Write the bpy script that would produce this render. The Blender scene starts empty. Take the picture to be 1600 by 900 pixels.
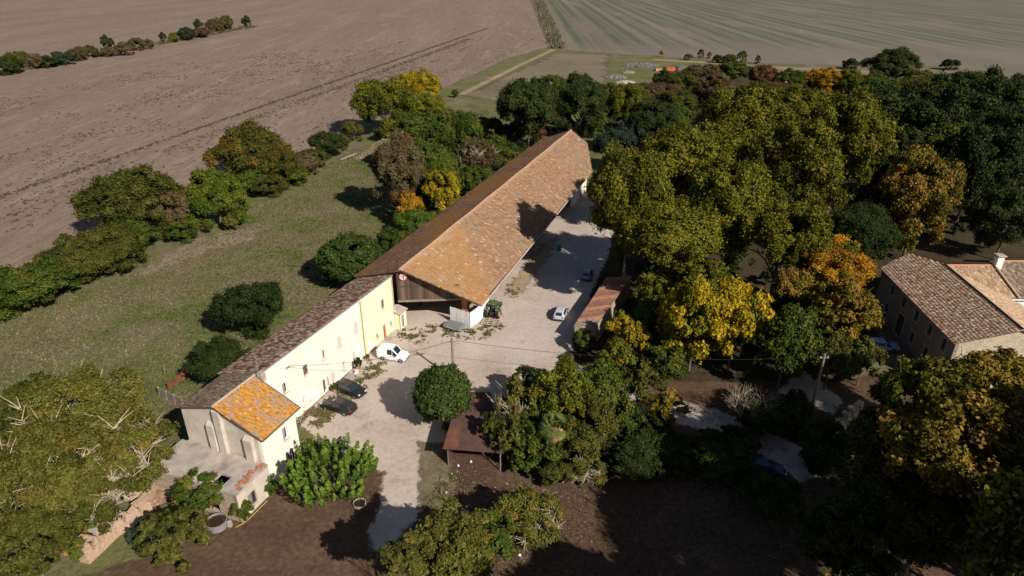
import bpy, math, random
import numpy as np
from mathutils import Vector, Matrix

# ------------------------------------------------------------------ camera, sky, sun, exposure
SC = bpy.context.scene
COL = SC.collection
PITCH = math.radians(26.2); CAMH = 47.0; FPX = 1035.0
cam_d = bpy.data.cameras.new('camera'); cam = bpy.data.objects.new('camera', cam_d); COL.objects.link(cam)
cam_d.sensor_width = 36.0; cam_d.lens = FPX / 1600 * 36; cam_d.clip_start = 0.5; cam_d.clip_end = 9000
cam.location = (0, 0, CAMH); cam.rotation_euler = (math.radians(90) - PITCH, 0, 0)
SC.camera = cam
SUN_AZ = math.radians(140.0); SUN_EL = math.radians(35.0)
world = bpy.data.worlds.new('World'); SC.world = world; world.use_nodes = True
wn = world.node_tree.nodes; wl = world.node_tree.links
sky = wn.new('ShaderNodeTexSky'); sky.sky_type = 'NISHITA'; sky.sun_disc = False
sky.sun_elevation = SUN_EL; sky.sun_rotation = SUN_AZ
bg = wn['Background']; bg.inputs['Strength'].default_value = 0.05
wl.new(sky.outputs[0], bg.inputs['Color'])
sun_d = bpy.data.lights.new('sun', 'SUN'); sun_d.energy = 5.0; sun_d.angle = math.radians(0.53); sun_d.color = (1.0, 0.93, 0.82)
sun = bpy.data.objects.new('sun', sun_d); COL.objects.link(sun); sun.location = (60, -60, 90)
SUNV = Vector((math.sin(SUN_AZ) * math.cos(SUN_EL), math.cos(SUN_AZ) * math.cos(SUN_EL), math.sin(SUN_EL)))
sun.rotation_euler = (-SUNV).to_track_quat('-Z', 'Y').to_euler()
SC.view_settings.view_transform = 'Standard'; SC.view_settings.look = 'None'
SC.view_settings.exposure = 0.42; SC.view_settings.gamma = 1.0
SC.cycles.max_bounces = 6; SC.cycles.diffuse_bounces = 2; SC.cycles.transparent_max_bounces = 12

# ------------------------------------------------------------------ helpers
rng = np.random.default_rng(7); random.seed(7)
CP, SP = math.cos(PITCH), math.sin(PITCH)
def at(px, py, z=0.0):
    """point of the place seen at photo pixel (1600x900), at height z"""
    u = (px - 800) / FPX; v = (450 - py) / FPX
    d = (u, CP + v * SP, -SP + v * CP); t = (z - CAMH) / d[2]
    return Vector((d[0] * t, d[1] * t, z))
def pxm(P): return FPX / (P[1] * CP - (P[2] - CAMH) * SP)

def vnoise(x, y, scale, seed=0):
    x = np.asarray(x, float) / scale + seed * 17.3; y = np.asarray(y, float) / scale + seed * 9.1
    xi = np.floor(x).astype(np.int64); yi = np.floor(y).astype(np.int64); fx = x - xi; fy = y - yi
    fx = fx * fx * (3 - 2 * fx); fy = fy * fy * (3 - 2 * fy)
    def h(a, b):
        n = (a * 374761393 + b * 668265263 + seed * 2246822519) & 0x7fffffff
        n = ((n ^ (n >> 13)) * 1274126177) & 0x7fffffff
        return ((n ^ (n >> 16)) & 0xffff) / 65535.0
    return (h(xi, yi) * (1 - fx) + h(xi + 1, yi) * fx) * (1 - fy) + (h(xi, yi + 1) * (1 - fx) + h(xi + 1, yi + 1) * fx) * fy

class NT:
    def __init__(s, name):
        s.m = bpy.data.materials.new(name); s.m.use_nodes = True; s.t = s.m.node_tree
        s.p = s.t.nodes['Principled BSDF']; s.out = s.t.nodes['Material Output']
    def n(s, typ, ins=None, **kw):
        nd = s.t.nodes.new(typ)
        for k, v in kw.items(): setattr(nd, k, v)
        for k, v in (ins or {}).items():
            if isinstance(v, bpy.types.NodeSocket): s.t.links.new(v, nd.inputs[k])
            else: nd.inputs[k].default_value = v
        return nd
    def link(s, a, b): s.t.links.new(a, b)
    def math(s, op, a, b=0.5, c=None):
        d = {0: a, 1: b}
        if c is not None: d[2] = c
        return s.n('ShaderNodeMath', d, operation=op).outputs[0]
    def noise(s, vec, scale, detail=4, rough=0.6):
        return s.n('ShaderNodeTexNoise', {'Vector': vec, 'Scale': scale, 'Detail': detail, 'Roughness': rough}).outputs[0]
    def ramp(s, fac, stops):
        r = s.n('ShaderNodeValToRGB', {0: fac}); e = r.color_ramp.elements
        while len(e) > 1: e.remove(e[-1])
        e[0].position = stops[0][0]; e[0].color = (*stops[0][1], 1)
        for p, c in stops[1:]:
            q = e.new(p); q.color = (*c, 1)
        return r.outputs[0]
    def mix(s, fac, a, b):
        nd = s.n('ShaderNodeMix', data_type='RGBA')
        for i, v in ((0, fac), (6, a), (7, b)):
            if isinstance(v, bpy.types.NodeSocket): s.t.links.new(v, nd.inputs[i])
            else: nd.inputs[i].default_value = v if i == 0 else (*v, 1)
        return nd.outputs[2]
    def pos(s): return s.n('ShaderNodeNewGeometry').outputs['Position']
    def attr(s, name, o='Fac'): return s.n('ShaderNodeAttribute', attribute_name=name).outputs[o]
    def bump(s, h, strength, dist):
        s.link(s.n('ShaderNodeBump', {'Height': h, 'Strength': strength, 'Distance': dist}).outputs[0], s.p.inputs['Normal'])
    def fin(s, col, rough=0.9, spec=0.2, metal=0.0):
        if isinstance(col, bpy.types.NodeSocket): s.link(col, s.p.inputs['Base Color'])
        else: s.p.inputs['Base Color'].default_value = (*col, 1)
        s.p.inputs['Roughness'].default_value = rough; s.p.inputs['Specular IOR Level'].default_value = spec
        s.p.inputs['Metallic'].default_value = metal
        return s.m

MATS = {}
def plain(name, c1, c2=None, scale=3.0, rough=0.85, spec=0.2, metal=0.0, bump=0.0, bscale=None):
    """mottled surface: two tones mixed by a world-space noise, fine relief"""
    if name in MATS: return MATS[name]
    t = NT(name); c2 = c2 or tuple(x * 0.75 for x in c1)
    P = t.pos(); f = t.noise(P, scale, 6, 0.65)
    col = t.ramp(f, [(0.32, c2), (0.62, c1)])
    if bump: t.bump(t.noise(P, bscale or scale * 6, 4), bump, 0.03)
    MATS[name] = t.fin(col, rough, spec, metal); return MATS[name]
def tinted(name, attrname='col', rough=0.9, fine=18.0, amt=0.35, bump=0.3):
    """colour stored per piece (per tile, per board, per tuft) with fine grain on top"""
    t = NT(name); c = t.n('ShaderNodeAttribute', attribute_name=attrname).outputs['Color']
    P = t.pos(); f = t.noise(P, fine, 3)
    v = t.math('MULTIPLY_ADD', f, amt * 2, 1 - amt)
    sc = t.n('ShaderNodeVectorMath', {0: c}, operation='SCALE'); t.link(v, sc.inputs['Scale'])
    if bump: t.bump(f, bump, 0.02)
    MATS[name] = t.fin(sc.outputs[0], rough, 0.15); return MATS[name]

def mesh_np(name, V, F, mat, parent=None, attrs=None, smooth=False):
    """V (n,3) array, F (m,k) array of equal-size faces"""
    me = bpy.data.meshes.new(name); V = np.asarray(V, np.float32); F = np.asarray(F, np.int32)
    k = F.shape[1]
    me.vertices.add(len(V)); me.vertices.foreach_set('co', V.ravel())
    me.loops.add(F.size); me.loops.foreach_set('vertex_index', F.ravel())
    me.polygons.add(len(F)); me.polygons.foreach_set('loop_start', np.arange(0, F.size, k, dtype=np.int32))
    if smooth: me.polygons.foreach_set('use_smooth', np.ones(len(F), bool))
    me.update(calc_edges=True)
    for an, av in (attrs or {}).items():
        av = np.asarray(av, np.float32)
        if av.ndim == 1: me.attributes.new(an, 'FLOAT', 'POINT').data.foreach_set('value', av)
        else:
            if av.shape[1] == 3: av = np.hstack([av, np.ones((len(av), 1), np.float32)])
            me.attributes.new(an, 'FLOAT_COLOR', 'POINT').data.foreach_set('color', av.ravel())
    if mat: me.materials.append(mat)
    o = bpy.data.objects.new(name, me); COL.objects.link(o)
    if parent: o.parent = parent
    return o

class MB:
    """collects shapes into one mesh"""
    def __init__(s): s.v = []; s.f = []
    def add(s, vs, fs):
        b = len(s.v); s.v += [tuple(q) for q in vs]; s.f += [tuple(i + b for i in q) for q in fs]; return s
    def box(s, x0, x1, y0, y1, z0, z1):
        return s.add([(x0,y0,z0),(x1,y0,z0),(x1,y1,z0),(x0,y1,z0),(x0,y0,z1),(x1,y0,z1),(x1,y1,z1),(x0,y1,z1)],
                     [(0,3,2,1),(4,5,6,7),(0,1,5,4),(1,2,6,5),(2,3,7,6),(3,0,4,7)])
    def hexa(s, b, t):
        """bottom quad, top quad (both counter-clockwise from above)"""
        return s.add(list(b) + list(t), [(0,3,2,1),(4,5,6,7),(0,1,5,4),(1,2,6,5),(2,3,7,6),(3,0,4,7)])
    def prism(s, poly, dz):
        n = len(poly); top = [Vector(q) for q in poly]; bot = [q + Vector(dz) for q in top]
        return s.add(top + bot, [tuple(range(n)), tuple(range(2*n-1, n-1, -1))] + [(i, i+n, (i+1)%n+n, (i+1)%n) for i in range(n)])
    def tube(s, pts, rad, seg=6, cap=True):
        pts = [Vector(q) for q in pts]; rad = rad if isinstance(rad, (list, tuple)) else [rad] * len(pts)
        b = len(s.v)
        for i, q in enumerate(pts):
            d = (pts[min(i+1, len(pts)-1)] - pts[max(i-1, 0)]).normalized()
            a = d.orthogonal().normalized() if abs(d.z) > .95 else d.cross(Vector((0,0,1))).normalized()
            c = d.cross(a)
            for k in range(seg):
                w = 2*math.pi*k/seg; s.v.append(tuple(q + (a*math.cos(w) + c*math.sin(w)) * rad[i]))
        for i in range(len(pts)-1):
            for k in range(seg):
                s.f.append((b+i*seg+k, b+i*seg+(k+1)%seg, b+(i+1)*seg+(k+1)%seg, b+(i+1)*seg+k))
        if cap:
            s.f.append(tuple(b+k for k in range(seg))[::-1]); e = b+(len(pts)-1)*seg; s.f.append(tuple(e+k for k in range(seg)))
        return s
    def lathe(s, prof, seg=24, axis='z', c=(0,0,0)):
        b = len(s.v); n = len(prof)
        for k in range(seg):
            w = 2*math.pi*k/seg
            for r, h in prof:
                q = (r*math.cos(w), r*math.sin(w), h)
                if axis == 'y': q = (q[0], q[2], q[1])
                if axis == 'x': q = (q[2], q[0], q[1])
                s.v.append((q[0]+c[0], q[1]+c[1], q[2]+c[2]))
        for k in range(seg):
            for i in range(n-1):
                s.f.append((b+k*n+i, b+((k+1)%seg)*n+i, b+((k+1)%seg)*n+i+1, b+k*n+i+1))
        return s
    def build(s, name, mat, parent=None, smooth=False, col=None):
        me = bpy.data.meshes.new(name); me.from_pydata(s.v, [], s.f); me.update()
        if smooth: me.polygons.foreach_set('use_smooth', np.ones(len(me.polygons), bool))
        if mat: me.materials.append(mat)
        if col is not None:
            me.attributes.new('col', 'FLOAT_COLOR', 'POINT').data.foreach_set('color', np.tile(np.array((*col, 1), np.float32), len(s.v)))
        o = bpy.data.objects.new(name, me); COL.objects.link(o)
        if parent: o.parent = parent
        return o

def tag(o, label=None, cat=None, group=None, kind=None):
    if label: o['label'] = label
    if cat: o['category'] = cat
    if group: o['group'] = group
    if kind: o['kind'] = kind
    return o
def thing(name, label, cat, loc=(0,0,0), rz=0.0, group=None):
    o = bpy.data.objects.new(name, None); COL.objects.link(o); o.empty_display_size = 0.3
    o.location = loc; o.rotation_euler = (0, 0, rz)
    return tag(o, label, cat, group)
def copy_tree(o, parent=None):
    c = o.copy(); COL.objects.link(c); c.parent = parent
    for ch in list(o.children): copy_tree(ch, c)
    return c

# ------------------------------------------------------------------ ground sheets
def poly_sd(X, Y, poly):
    """signed distance to polygon edge, positive inside"""
    d = np.full(X.shape, 1e9); ins = np.zeros(X.shape, bool); n = len(poly)
    for i in range(n):
        ax, ay = poly[i][0], poly[i][1]; bx, by = poly[(i+1)%n][0], poly[(i+1)%n][1]
        ex, ey = bx-ax, by-ay; L2 = ex*ex+ey*ey+1e-9
        t = np.clip(((X-ax)*ex+(Y-ay)*ey)/L2, 0, 1)
        d = np.minimum(d, np.hypot(X-ax-t*ex, Y-ay-t*ey))
        c = ((ay > Y) != (by > Y)) & (X < (bx-ax)*(Y-ay)/((by-ay) if abs(by-ay) > 1e-9 else 1e-9)+ax)
        ins ^= c
    return np.where(ins, d, -d)
def sheet(name, poly, z, cell, feather, mat, grow=0.0):
    xs0, xs1 = min(q[0] for q in poly)-feather, max(q[0] for q in poly)+feather
    ys0, ys1 = min(q[1] for q in poly)-feather, max(q[1] for q in poly)+feather
    ys = [ys0]
    while ys[-1] < ys1: ys.append(ys[-1] + max(cell, grow*abs(ys[-1])))
    xs = np.arange(xs0, xs1+cell, cell if not grow else max(cell, (xs1-xs0)/260)); ys = np.array(ys)
    X, Y = np.meshgrid(xs, ys); sd = poly_sd(X, Y, poly)
    ny, nx = X.shape; V = np.stack([X.ravel(), Y.ravel(), np.full(X.size, z)], 1)
    idx = np.arange(ny*nx).reshape(ny, nx)
    F = np.stack([idx[:-1,:-1], idx[:-1,1:], idx[1:,1:], idx[1:,:-1]], -1).reshape(-1, 4)
    keep = sd.ravel()[F].max(1) > -feather
    F = F[keep]; used = np.unique(F); rm = np.full(len(V), -1); rm[used] = np.arange(len(used))
    o = mesh_np(name, V[used], rm[F], mat, attrs={'edge': np.clip(sd.ravel()[used], -50, 50)})
    return tag(o, kind='structure')
def ground_mat(name, stops, s1, s2, mixw=0.5, rot=0.0, stretch=1.0, bump=0.5, bdist=0.1, feather=None, fscale=0.6, extra=None):
    t = NT(name); P = t.pos()
    M = t.n('ShaderNodeMapping', {'Vector': P, 'Rotation': (0, 0, rot), 'Scale': (1, 1/stretch, 1)}).outputs[0]
    a = t.noise(M, s1, 5, 0.6); b = t.noise(M, s2, 6, 0.7)
    f = t.math('MULTIPLY_ADD', b, mixw, t.math('MULTIPLY', a, 1-mixw))
    f = t.math('MULTIPLY_ADD', t.math('SUBTRACT', f, 0.5), 2.2, 0.5)
    col = t.ramp(f, stops)
    if extra: col = extra(t, P, M, col)
    t.bump(b, bump, bdist); m = t.fin(col, 0.95, 0.1)
    if feather:
        e = t.attr('edge'); nz = t.noise(P, fscale, 5, 0.7)
        al = t.math('ADD', t.math('MULTIPLY', e, 1/feather), t.math('MULTIPLY_ADD', nz, 3.0, -1.5))
        al = t.math('MULTIPLY_ADD', al, 1.6, 0.5)
        cl = t.n('ShaderNodeClamp', {0: al}).outputs[0]
        t.link(cl, t.p.inputs['Alpha'])
    MATS[name] = m; return m

def dist_strips(t, M, spacing, width, offs=0.0, axis=0):
    sx = t.n('ShaderNodeSeparateXYZ', {0: M}).outputs[axis]
    w = t.math('PINGPONG', t.math('ADD', sx, offs), spacing/2)
    return t.n('ShaderNodeMapRange', {0: w, 1: 0.0, 2: width, 3: 1.0, 4: 0.0}).outputs[0]

# rough grass: the sheet that reaches the horizon
def meadow_extra(t, P, M, col):
    n = t.noise(P, 0.045, 4, 0.6); g = t.n('ShaderNodeMapRange', {0: n, 1: 0.44, 2: 0.56}).outputs[0]
    fine = t.noise(P, 0.35, 5, 0.7); g2 = t.math('MULTIPLY', g, t.n('ShaderNodeMapRange', {0: fine, 1: 0.35, 2: 0.6}).outputs[0])
    col = t.mix(t.math('MULTIPLY', g2, 0.85), col, (0.078, 0.108, 0.016))
    n2 = t.noise(P, 0.06, 5, 0.7); col = t.mix(t.n('ShaderNodeMapRange', {0: n2, 1: 0.5, 2: 0.66, 4: 0.8}).outputs[0], col, (0.15, 0.118, 0.08))
    n3 = t.noise(P, 0.5, 6, 0.75); return t.mix(t.n('ShaderNodeMapRange', {0: n3, 1: 0.52, 2: 0.68, 4: 0.55}).outputs[0], col, (0.045, 0.042, 0.02))
m_meadow = ground_mat('rough_grass', [(0.2, (0.066, 0.064, 0.024)), (0.45, (0.118, 0.108, 0.052)), (0.65, (0.155, 0.136, 0.078)), (0.9, (0.21, 0.178, 0.115))], 0.12, 1.6, 0.6, bump=0.8, bdist=0.25, extra=meadow_extra)
base = MB().add([(-4000,-300,0),(4000,-300,0),(4000,7000,0),(-4000,7000,0)], [(0,1,2,3)]).build('ground', m_meadow); tag(base, kind='structure')

# ploughed field on the left
def plough_extra(t, P, M, col):
    sx = t.n('ShaderNodeSeparateXYZ', {0: M}).outputs[0]
    fur = t.math('SINE', t.math('MULTIPLY', sx, 5.0)); fur2 = t.noise(M, 1.2, 3)
    dk = t.math('MULTIPLY', t.math('MULTIPLY_ADD', fur, 0.5, 0.5), fur2)
    col = t.mix(t.math('MULTIPLY', dk, 0.35), col, (0.10, 0.078, 0.062))
    cl = t.noise(P, 0.45, 6, 0.8); col = t.mix(t.n('ShaderNodeMapRange', {0: cl, 1: 0.5, 2: 0.72, 4: 0.5}).outputs[0], col, (0.10, 0.08, 0.06))
    gr = t.noise(P, 2.2, 3, 0.8); col = t.mix(t.n('ShaderNodeMapRange', {0: gr, 1: 0.45, 2: 0.7, 4: 0.55}).outputs[0], col, (0.115, 0.088, 0.07))
    lt = t.noise(M, 0.16, 5, 0.7); col = t.mix(t.n('ShaderNodeMapRange', {0: lt, 1: 0.52, 2: 0.72, 4: 0.55}).outputs[0], col, (0.29, 0.235, 0.20))
    sp = t.noise(P, 0.7, 3, 0.6); m = t.n('ShaderNodeMapRange', {0: sp, 1: 0.62, 2: 0.68}).outputs[0]
    big = t.noise(M, 0.03, 3); m = t.math('MULTIPLY', m, t.n('ShaderNodeMapRange', {0: big, 1: 0.42, 2: 0.62}).outputs[0])
    return t.mix(m, col, (0.055, 0.055, 0.03))
m_plough = ground_mat('ploughed_soil', [(0.1, (0.128, 0.088, 0.070)), (0.5, (0.205, 0.147, 0.118)), (0.9, (0.295, 0.218, 0.176))], 0.03, 0.75, 0.62, rot=math.radians(12.7), stretch=7.0, bump=0.6, bdist=0.3, feather=2.5, fscale=0.25, extra=plough_extra)
e_pts = [at(-60, 500), at(0, 468), at(60, 448), at(140, 415), at(230, 378), at(300, 345), at(380, 300), at(450, 268), at(540, 215), at(600, 185), at(690, 140), at(790, 93), at(858, 73)]
sheet('ploughed_field', [tuple(q[:2]) for q in e_pts] + [(25, 900), (30, 3000), (-1500, 3000), (-1500, 60), (-120, 60)], 0.02, 6, 4, m_plough, grow=0.02)

# striped seed field on the right
def stripe_extra(t, P, M, col):
    wob = t.math('MULTIPLY', t.noise(P, 0.02, 2), 5.0)
    s = dist_strips(t, M, 13.0, 4.2, 2.0); s2 = dist_strips(t, M, 26.0, 3.6, 9.0); s = t.math('POWER', s, 0.6)
    br = t.noise(M, 0.05, 4); k = t.n('ShaderNodeMapRange', {0: br, 1: 0.36, 2: 0.5}).outputs[0]
    s = t.math('MULTIPLY', t.math('MAXIMUM', s, t.math('MULTIPLY', s2, 0.7)), k)
    yy = t.n('ShaderNodeSeparateXYZ', {0: P}).outputs[1]
    fade = t.n('ShaderNodeMapRange', {0: yy, 1: 400.0, 2: 470.0}).outputs[0]
    col = t.mix(t.math('MULTIPLY', t.math('MULTIPLY', s, fade), 0.85), col, (0.055, 0.080, 0.045))
    s3 = dist_strips(t, M, 4.3, 0.8, 0.0); return t.mix(t.math('MULTIPLY', s3, 0.12), col, (0.08, 0.07, 0.05))
m_stripe = ground_mat('seeded_soil', [(0.2, (0.125, 0.103, 0.085)), (0.5, (0.155, 0.13, 0.108)), (0.85, (0.19, 0.16, 0.132))], 0.02, 0.5, 0.5, rot=math.radians(7.5), stretch=9.0, bump=0.4, bdist=0.3, feather=2.5, fscale=0.2, extra=stripe_extra)
s_pts = [at(845, -20), at(858, 25), at(880, 78), at(960, 84), at(1090, 92), at(1200, 99), at(1330, 103), at(1480, 104), at(1600, 128), at(1750, 170)]
sheet('striped_field', [tuple(q[:2]) for q in s_pts] + [(900, 330), (1800, 700), (1800, 3000), (45, 3000)], 0.02, 6, 4, m_stripe, grow=0.02)

def line_poly(px_pts, w, z=0):
    pts = [at(*q) for q in px_pts]; L = []; R = []
    for i, q in enumerate(pts):
        d = (pts[min(i+1, len(pts)-1)] - pts[max(i-1, 0)]).normalized(); nrm = Vector((-d.y, d.x, 0))
        L.append(tuple((q + nrm*w/2)[:2])); R.append(tuple((q - nrm*w/2)[:2]))
    return L + R[::-1]
m_track = ground_mat('pale_track_earth', [(0.2, (0.17, 0.13, 0.08)), (0.8, (0.30, 0.245, 0.165))], 0.1, 1.2, 0.5, bump=0.4, feather=0.8, fscale=0.5)
sheet('field_path', line_poly([(720, 148), (760, 128), (810, 103), (866, 77)], 3.4), 0.035, 1.2, 1.5, m_track)
sheet('farm_track', line_poly([(1020, 93), (1090, 97), (1180, 104), (1300, 110), (1430, 116)], 6), 0.035, 1.5, 2, m_track)
sheet('orchard_path', line_poly([(560, 250), (590, 225), (615, 208), (645, 196)], 2.5), 0.03, 0.8, 1.2, m_track)
m_fallow = ground_mat('fallow_earth', [(0.2, (0.10, 0.085, 0.055)), (0.5, (0.15, 0.125, 0.085)), (0.9, (0.2, 0.165, 0.115))], 0.03, 0.4, 0.5, bump=0.5, feather=6.0, fscale=0.12)
sheet('bare_patch', [tuple(at(*q)[:2]) for q in [(215, 428), (262, 395), (310, 372), (362, 358), (410, 352), (395, 378), (330, 392), (265, 415), (225, 436)]], 0.012, 0.8, 3, ground_mat('bare_earth', [(0.2, (0.15, 0.105, 0.075)), (0.8, (0.25, 0.19, 0.145))], 0.1, 1.2, 0.5, bump=0.4, feather=2.2, fscale=0.3))
sheet('fallow_plot', [tuple(at(*q)[:2]) for q in [(720, 150), (770, 128), (866, 84), (950, 84), (945, 130), (800, 160)]], 0.012, 2.0, 5, m_fallow)
sheet('bare_strip', [tuple(at(*q)[:2]) for q in [(1060, 100), (1300, 104), (1500, 108), (1640, 132), (1640, 150), (1400, 125), (1200, 118), (1050, 112)]], 0.012, 2.0, 5, m_fallow)
def gp(l): return [tuple(at(*q)[:2]) for q in l]
# leaf-strewn earth under the wood
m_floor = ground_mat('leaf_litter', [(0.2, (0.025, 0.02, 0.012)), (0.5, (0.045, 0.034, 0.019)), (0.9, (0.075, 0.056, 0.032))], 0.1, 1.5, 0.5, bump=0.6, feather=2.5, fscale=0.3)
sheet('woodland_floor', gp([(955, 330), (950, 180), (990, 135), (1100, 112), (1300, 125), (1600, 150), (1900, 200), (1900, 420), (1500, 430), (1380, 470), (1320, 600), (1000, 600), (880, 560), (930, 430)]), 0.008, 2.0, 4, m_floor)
# brown soil
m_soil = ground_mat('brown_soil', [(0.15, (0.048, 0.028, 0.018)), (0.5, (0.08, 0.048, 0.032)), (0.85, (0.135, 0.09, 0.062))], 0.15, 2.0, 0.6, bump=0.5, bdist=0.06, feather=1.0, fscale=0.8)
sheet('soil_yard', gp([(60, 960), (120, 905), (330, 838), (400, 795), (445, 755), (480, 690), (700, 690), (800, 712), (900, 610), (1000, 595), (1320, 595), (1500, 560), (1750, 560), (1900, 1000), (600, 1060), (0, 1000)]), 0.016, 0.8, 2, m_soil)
# pale gravel of the courtyard and the lane
def gravel_extra(t, P, M, col):
    n = t.noise(P, 0.22, 6, 0.75); k = t.n('ShaderNodeMapRange', {0: n, 1: 0.57, 2: 0.72}).outputs[0]
    col = t.mix(t.math('MULTIPLY', k, 0.75), col, (0.19, 0.14, 0.095))
    sp = t.noise(P, 2.6, 3, 0.6); k2 = t.n('ShaderNodeMapRange', {0: sp, 1: 0.68, 2: 0.75}).outputs[0]
    return t.mix(t.math('MULTIPLY', k2, 0.5), col, (0.12, 0.10, 0.075))
m_gravel = ground_mat('courtyard_gravel', [(0.15, (0.30, 0.24, 0.198)), (0.5, (0.405, 0.338, 0.293)), (0.85, (0.49, 0.425, 0.38))], 0.12, 1.8, 0.5, bump=0.35, bdist=0.03, feather=0.7, fscale=0.9, extra=gravel_extra)
sheet('gravel_courtyard', gp([(470, 665), (500, 624), (580, 548), (622, 505), (628, 474), (720, 466), (752, 480), (830, 385), (908, 292), (945, 310), (960, 350), (950, 400), (925, 455), (905, 510), (888, 560), (935, 590), (900, 640), (800, 690), (700, 690), (688, 735), (690, 785), (655, 800), (632, 828), (612, 862), (585, 860), (575, 830), (592, 800), (600, 740), (500, 690)]), 0.028, 0.5, 1.2, m_gravel)
sheet('gravel_lane', line_poly([(880, 600), (960, 618), (1040, 640), (1110, 655), (1180, 685), (1235, 712), (1275, 748)], 4.4), 0.024, 0.5, 1.2, m_gravel)
sheet('gravel_turning', gp([(1215, 612), (1240, 588), (1262, 580), (1318, 628), (1300, 648), (1255, 632)]), 0.026, 0.5, 1.2, m_gravel)
sheet('dirt_apron', gp([(795, 455), (812, 425), (850, 380), (870, 372), (862, 395), (838, 425), (815, 458)]), 0.04, 0.5, 1.2, ground_mat('ochre_dirt', [(0.2, (0.24, 0.165, 0.105)), (0.8, (0.36, 0.27, 0.19))], 0.2, 1.5, 0.5, bump=0.3, feather=1.6, fscale=0.5))
sheet('trampled_verge', gp([(655, 690), (700, 695), (712, 770), (690, 800), (655, 795)]), 0.036, 0.4, 0.8, ground_mat('trampled_grass', [(0.2, (0.07, 0.06, 0.028)), (0.6, (0.15, 0.125, 0.08)), (0.9, (0.25, 0.21, 0.16))], 0.3, 2.2, 0.5, bump=0.6, feather=0.7, fscale=0.9))

# ------------------------------------------------------------------ the long farm: local frame x = across, y = along, z up
AZ = math.radians(20.6); FO = Vector((-28.44, 51.19, 0))
def farm(name, label, cat): return thing(name, label, cat, FO, -AZ)
def fw(x, y, z=0): return FO + Vector((x*math.cos(AZ) + y*math.sin(AZ), -x*math.sin(AZ) + y*math.cos(AZ), z))

def masonry(name, cols, scale, mortar, vs=1.4):
    t = NT(name); P = t.pos(); w = t.n('ShaderNodeTexNoise', {'Vector': P, 'Scale': 2.0}).outputs['Color']
    P2 = t.n('ShaderNodeVectorMath', {0: P, 1: t.n('ShaderNodeVectorMath', {0: w, 1: (.25, .25, .25)}, operation='MULTIPLY').outputs[0]}, operation='ADD').outputs[0]
    M = t.n('ShaderNodeMapping', {'Vector': P2, 'Scale': (1, 1, vs)}).outputs[0]
    v = t.n('ShaderNodeTexVoronoi', {'Vector': M, 'Scale': scale}); e = t.n('ShaderNodeTexVoronoi', {'Vector': M, 'Scale': scale}, feature='DISTANCE_TO_EDGE').outputs[0]
    r = t.n('ShaderNodeSeparateColor', {0: v.outputs['Color']}).outputs[0]
    c = t.ramp(r, [(i/(len(cols)-1), q) for i, q in enumerate(cols)])
    c = t.mix(t.math('MULTIPLY', t.noise(P, 0.7, 5), 0.6), c, mortar)
    k = t.n('ShaderNodeMapRange', {0: e, 1: 0.02, 2: 0.09}).outputs[0]; c = t.mix(k, mortar, c)
    t.bump(k, 0.6, 0.04); MATS[name] = t.fin(c, .95, .1); return MATS[name]
m_white = plain('white_render', (0.76, 0.71, 0.62), (0.64, 0.585, 0.49), 0.6, bump=0.15, bscale=6)
m_yellow = plain('yellow_render', (0.80, 0.71, 0.49), (0.74, 0.64, 0.42), 0.5, bump=0.15, bscale=6)
m_cream = plain('weathered_cream_render', (0.52, 0.46, 0.39), (0.38, 0.33, 0.28), 0.7, bump=0.25, bscale=5)
m_concrete = plain('pale_concrete', (0.40, 0.35, 0.31), (0.22, 0.19, 0.17), 0.6, bump=0.3, bscale=5)
m_stone = masonry('rubble_stone', [(0.26,0.2,0.15),(0.42,0.34,0.26),(0.34,0.24,0.17),(0.5,0.42,0.33)], 3.2, (0.33,0.27,0.21))
m_brick = plain('old_brick', (0.42, 0.17, 0.09), (0.26, 0.11, 0.06), 3.0, bump=0.4, bscale=8)
m_dwood = plain('dark_timber', (0.075, 0.05, 0.038), (0.035, 0.024, 0.02), 4.0, bump=0.4)
m_gwood = plain('grey_timber', (0.24, 0.2, 0.165), (0.14, 0.115, 0.09), 4.0, bump=0.3)
m_owood = plain('orange_timber', (0.40, 0.13, 0.03), (0.3, 0.09, 0.02), 4.0)
m_pwhite = plain('white_paint', (0.75, 0.74, 0.73), (0.66, 0.65, 0.64), 2.0, rough=0.6)
m_pgrey = plain('grey_paint', (0.30, 0.27, 0.26), (0.24, 0.21, 0.2), 2.0, rough=0.6)
m_pmauve = plain('pale_mauve_shutter_paint', (0.55, 0.47, 0.45), (0.48, 0.41, 0.4), 2.0, rough=0.6)
m_brown = plain('brown_shutter_paint', (0.16, 0.095, 0.075), (0.11, 0.065, 0.05), 3.0)
m_hole_shade = plain('painted_hole_shade', (0.02, 0.018, 0.016), (0.012, 0.011, 0.01), 2.0)
m_zinc = plain('zinc_gutter', (0.42, 0.42, 0.44), (0.34, 0.34, 0.36), 2.0, rough=0.5, metal=0.4)
m_rust = plain('rusty_iron', (0.17, 0.065, 0.04), (0.085, 0.04, 0.03), 1.3, bump=0.2)
m_rust2 = plain('old_rusty_sheet', (0.105, 0.055, 0.045), (0.06, 0.036, 0.033), 1.1, bump=0.2)
m_orust = plain('bright_rust', (0.33, 0.12, 0.045), (0.2, 0.075, 0.035), 1.5)
m_black = plain('black_rubber', (0.022, 0.021, 0.02), (0.014, 0.014, 0.014), 5.0, rough=0.8)
m_steel = plain('galvanised_steel', (0.40, 0.41, 0.42), (0.3, 0.31, 0.32), 3.0, rough=0.45, metal=0.6)
def glass_mat():
    t = NT('window_glass'); m = t.fin((0.02, 0.028, 0.04), 0.06, 0.6); return m
m_glass = glass_mat()
m_tile = tinted('roof_tile_clay', rough=0.92, fine=9.0, amt=0.3)
m_board = tinted('weathered_board', rough=0.9, fine=7.0, amt=0.35)

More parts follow.
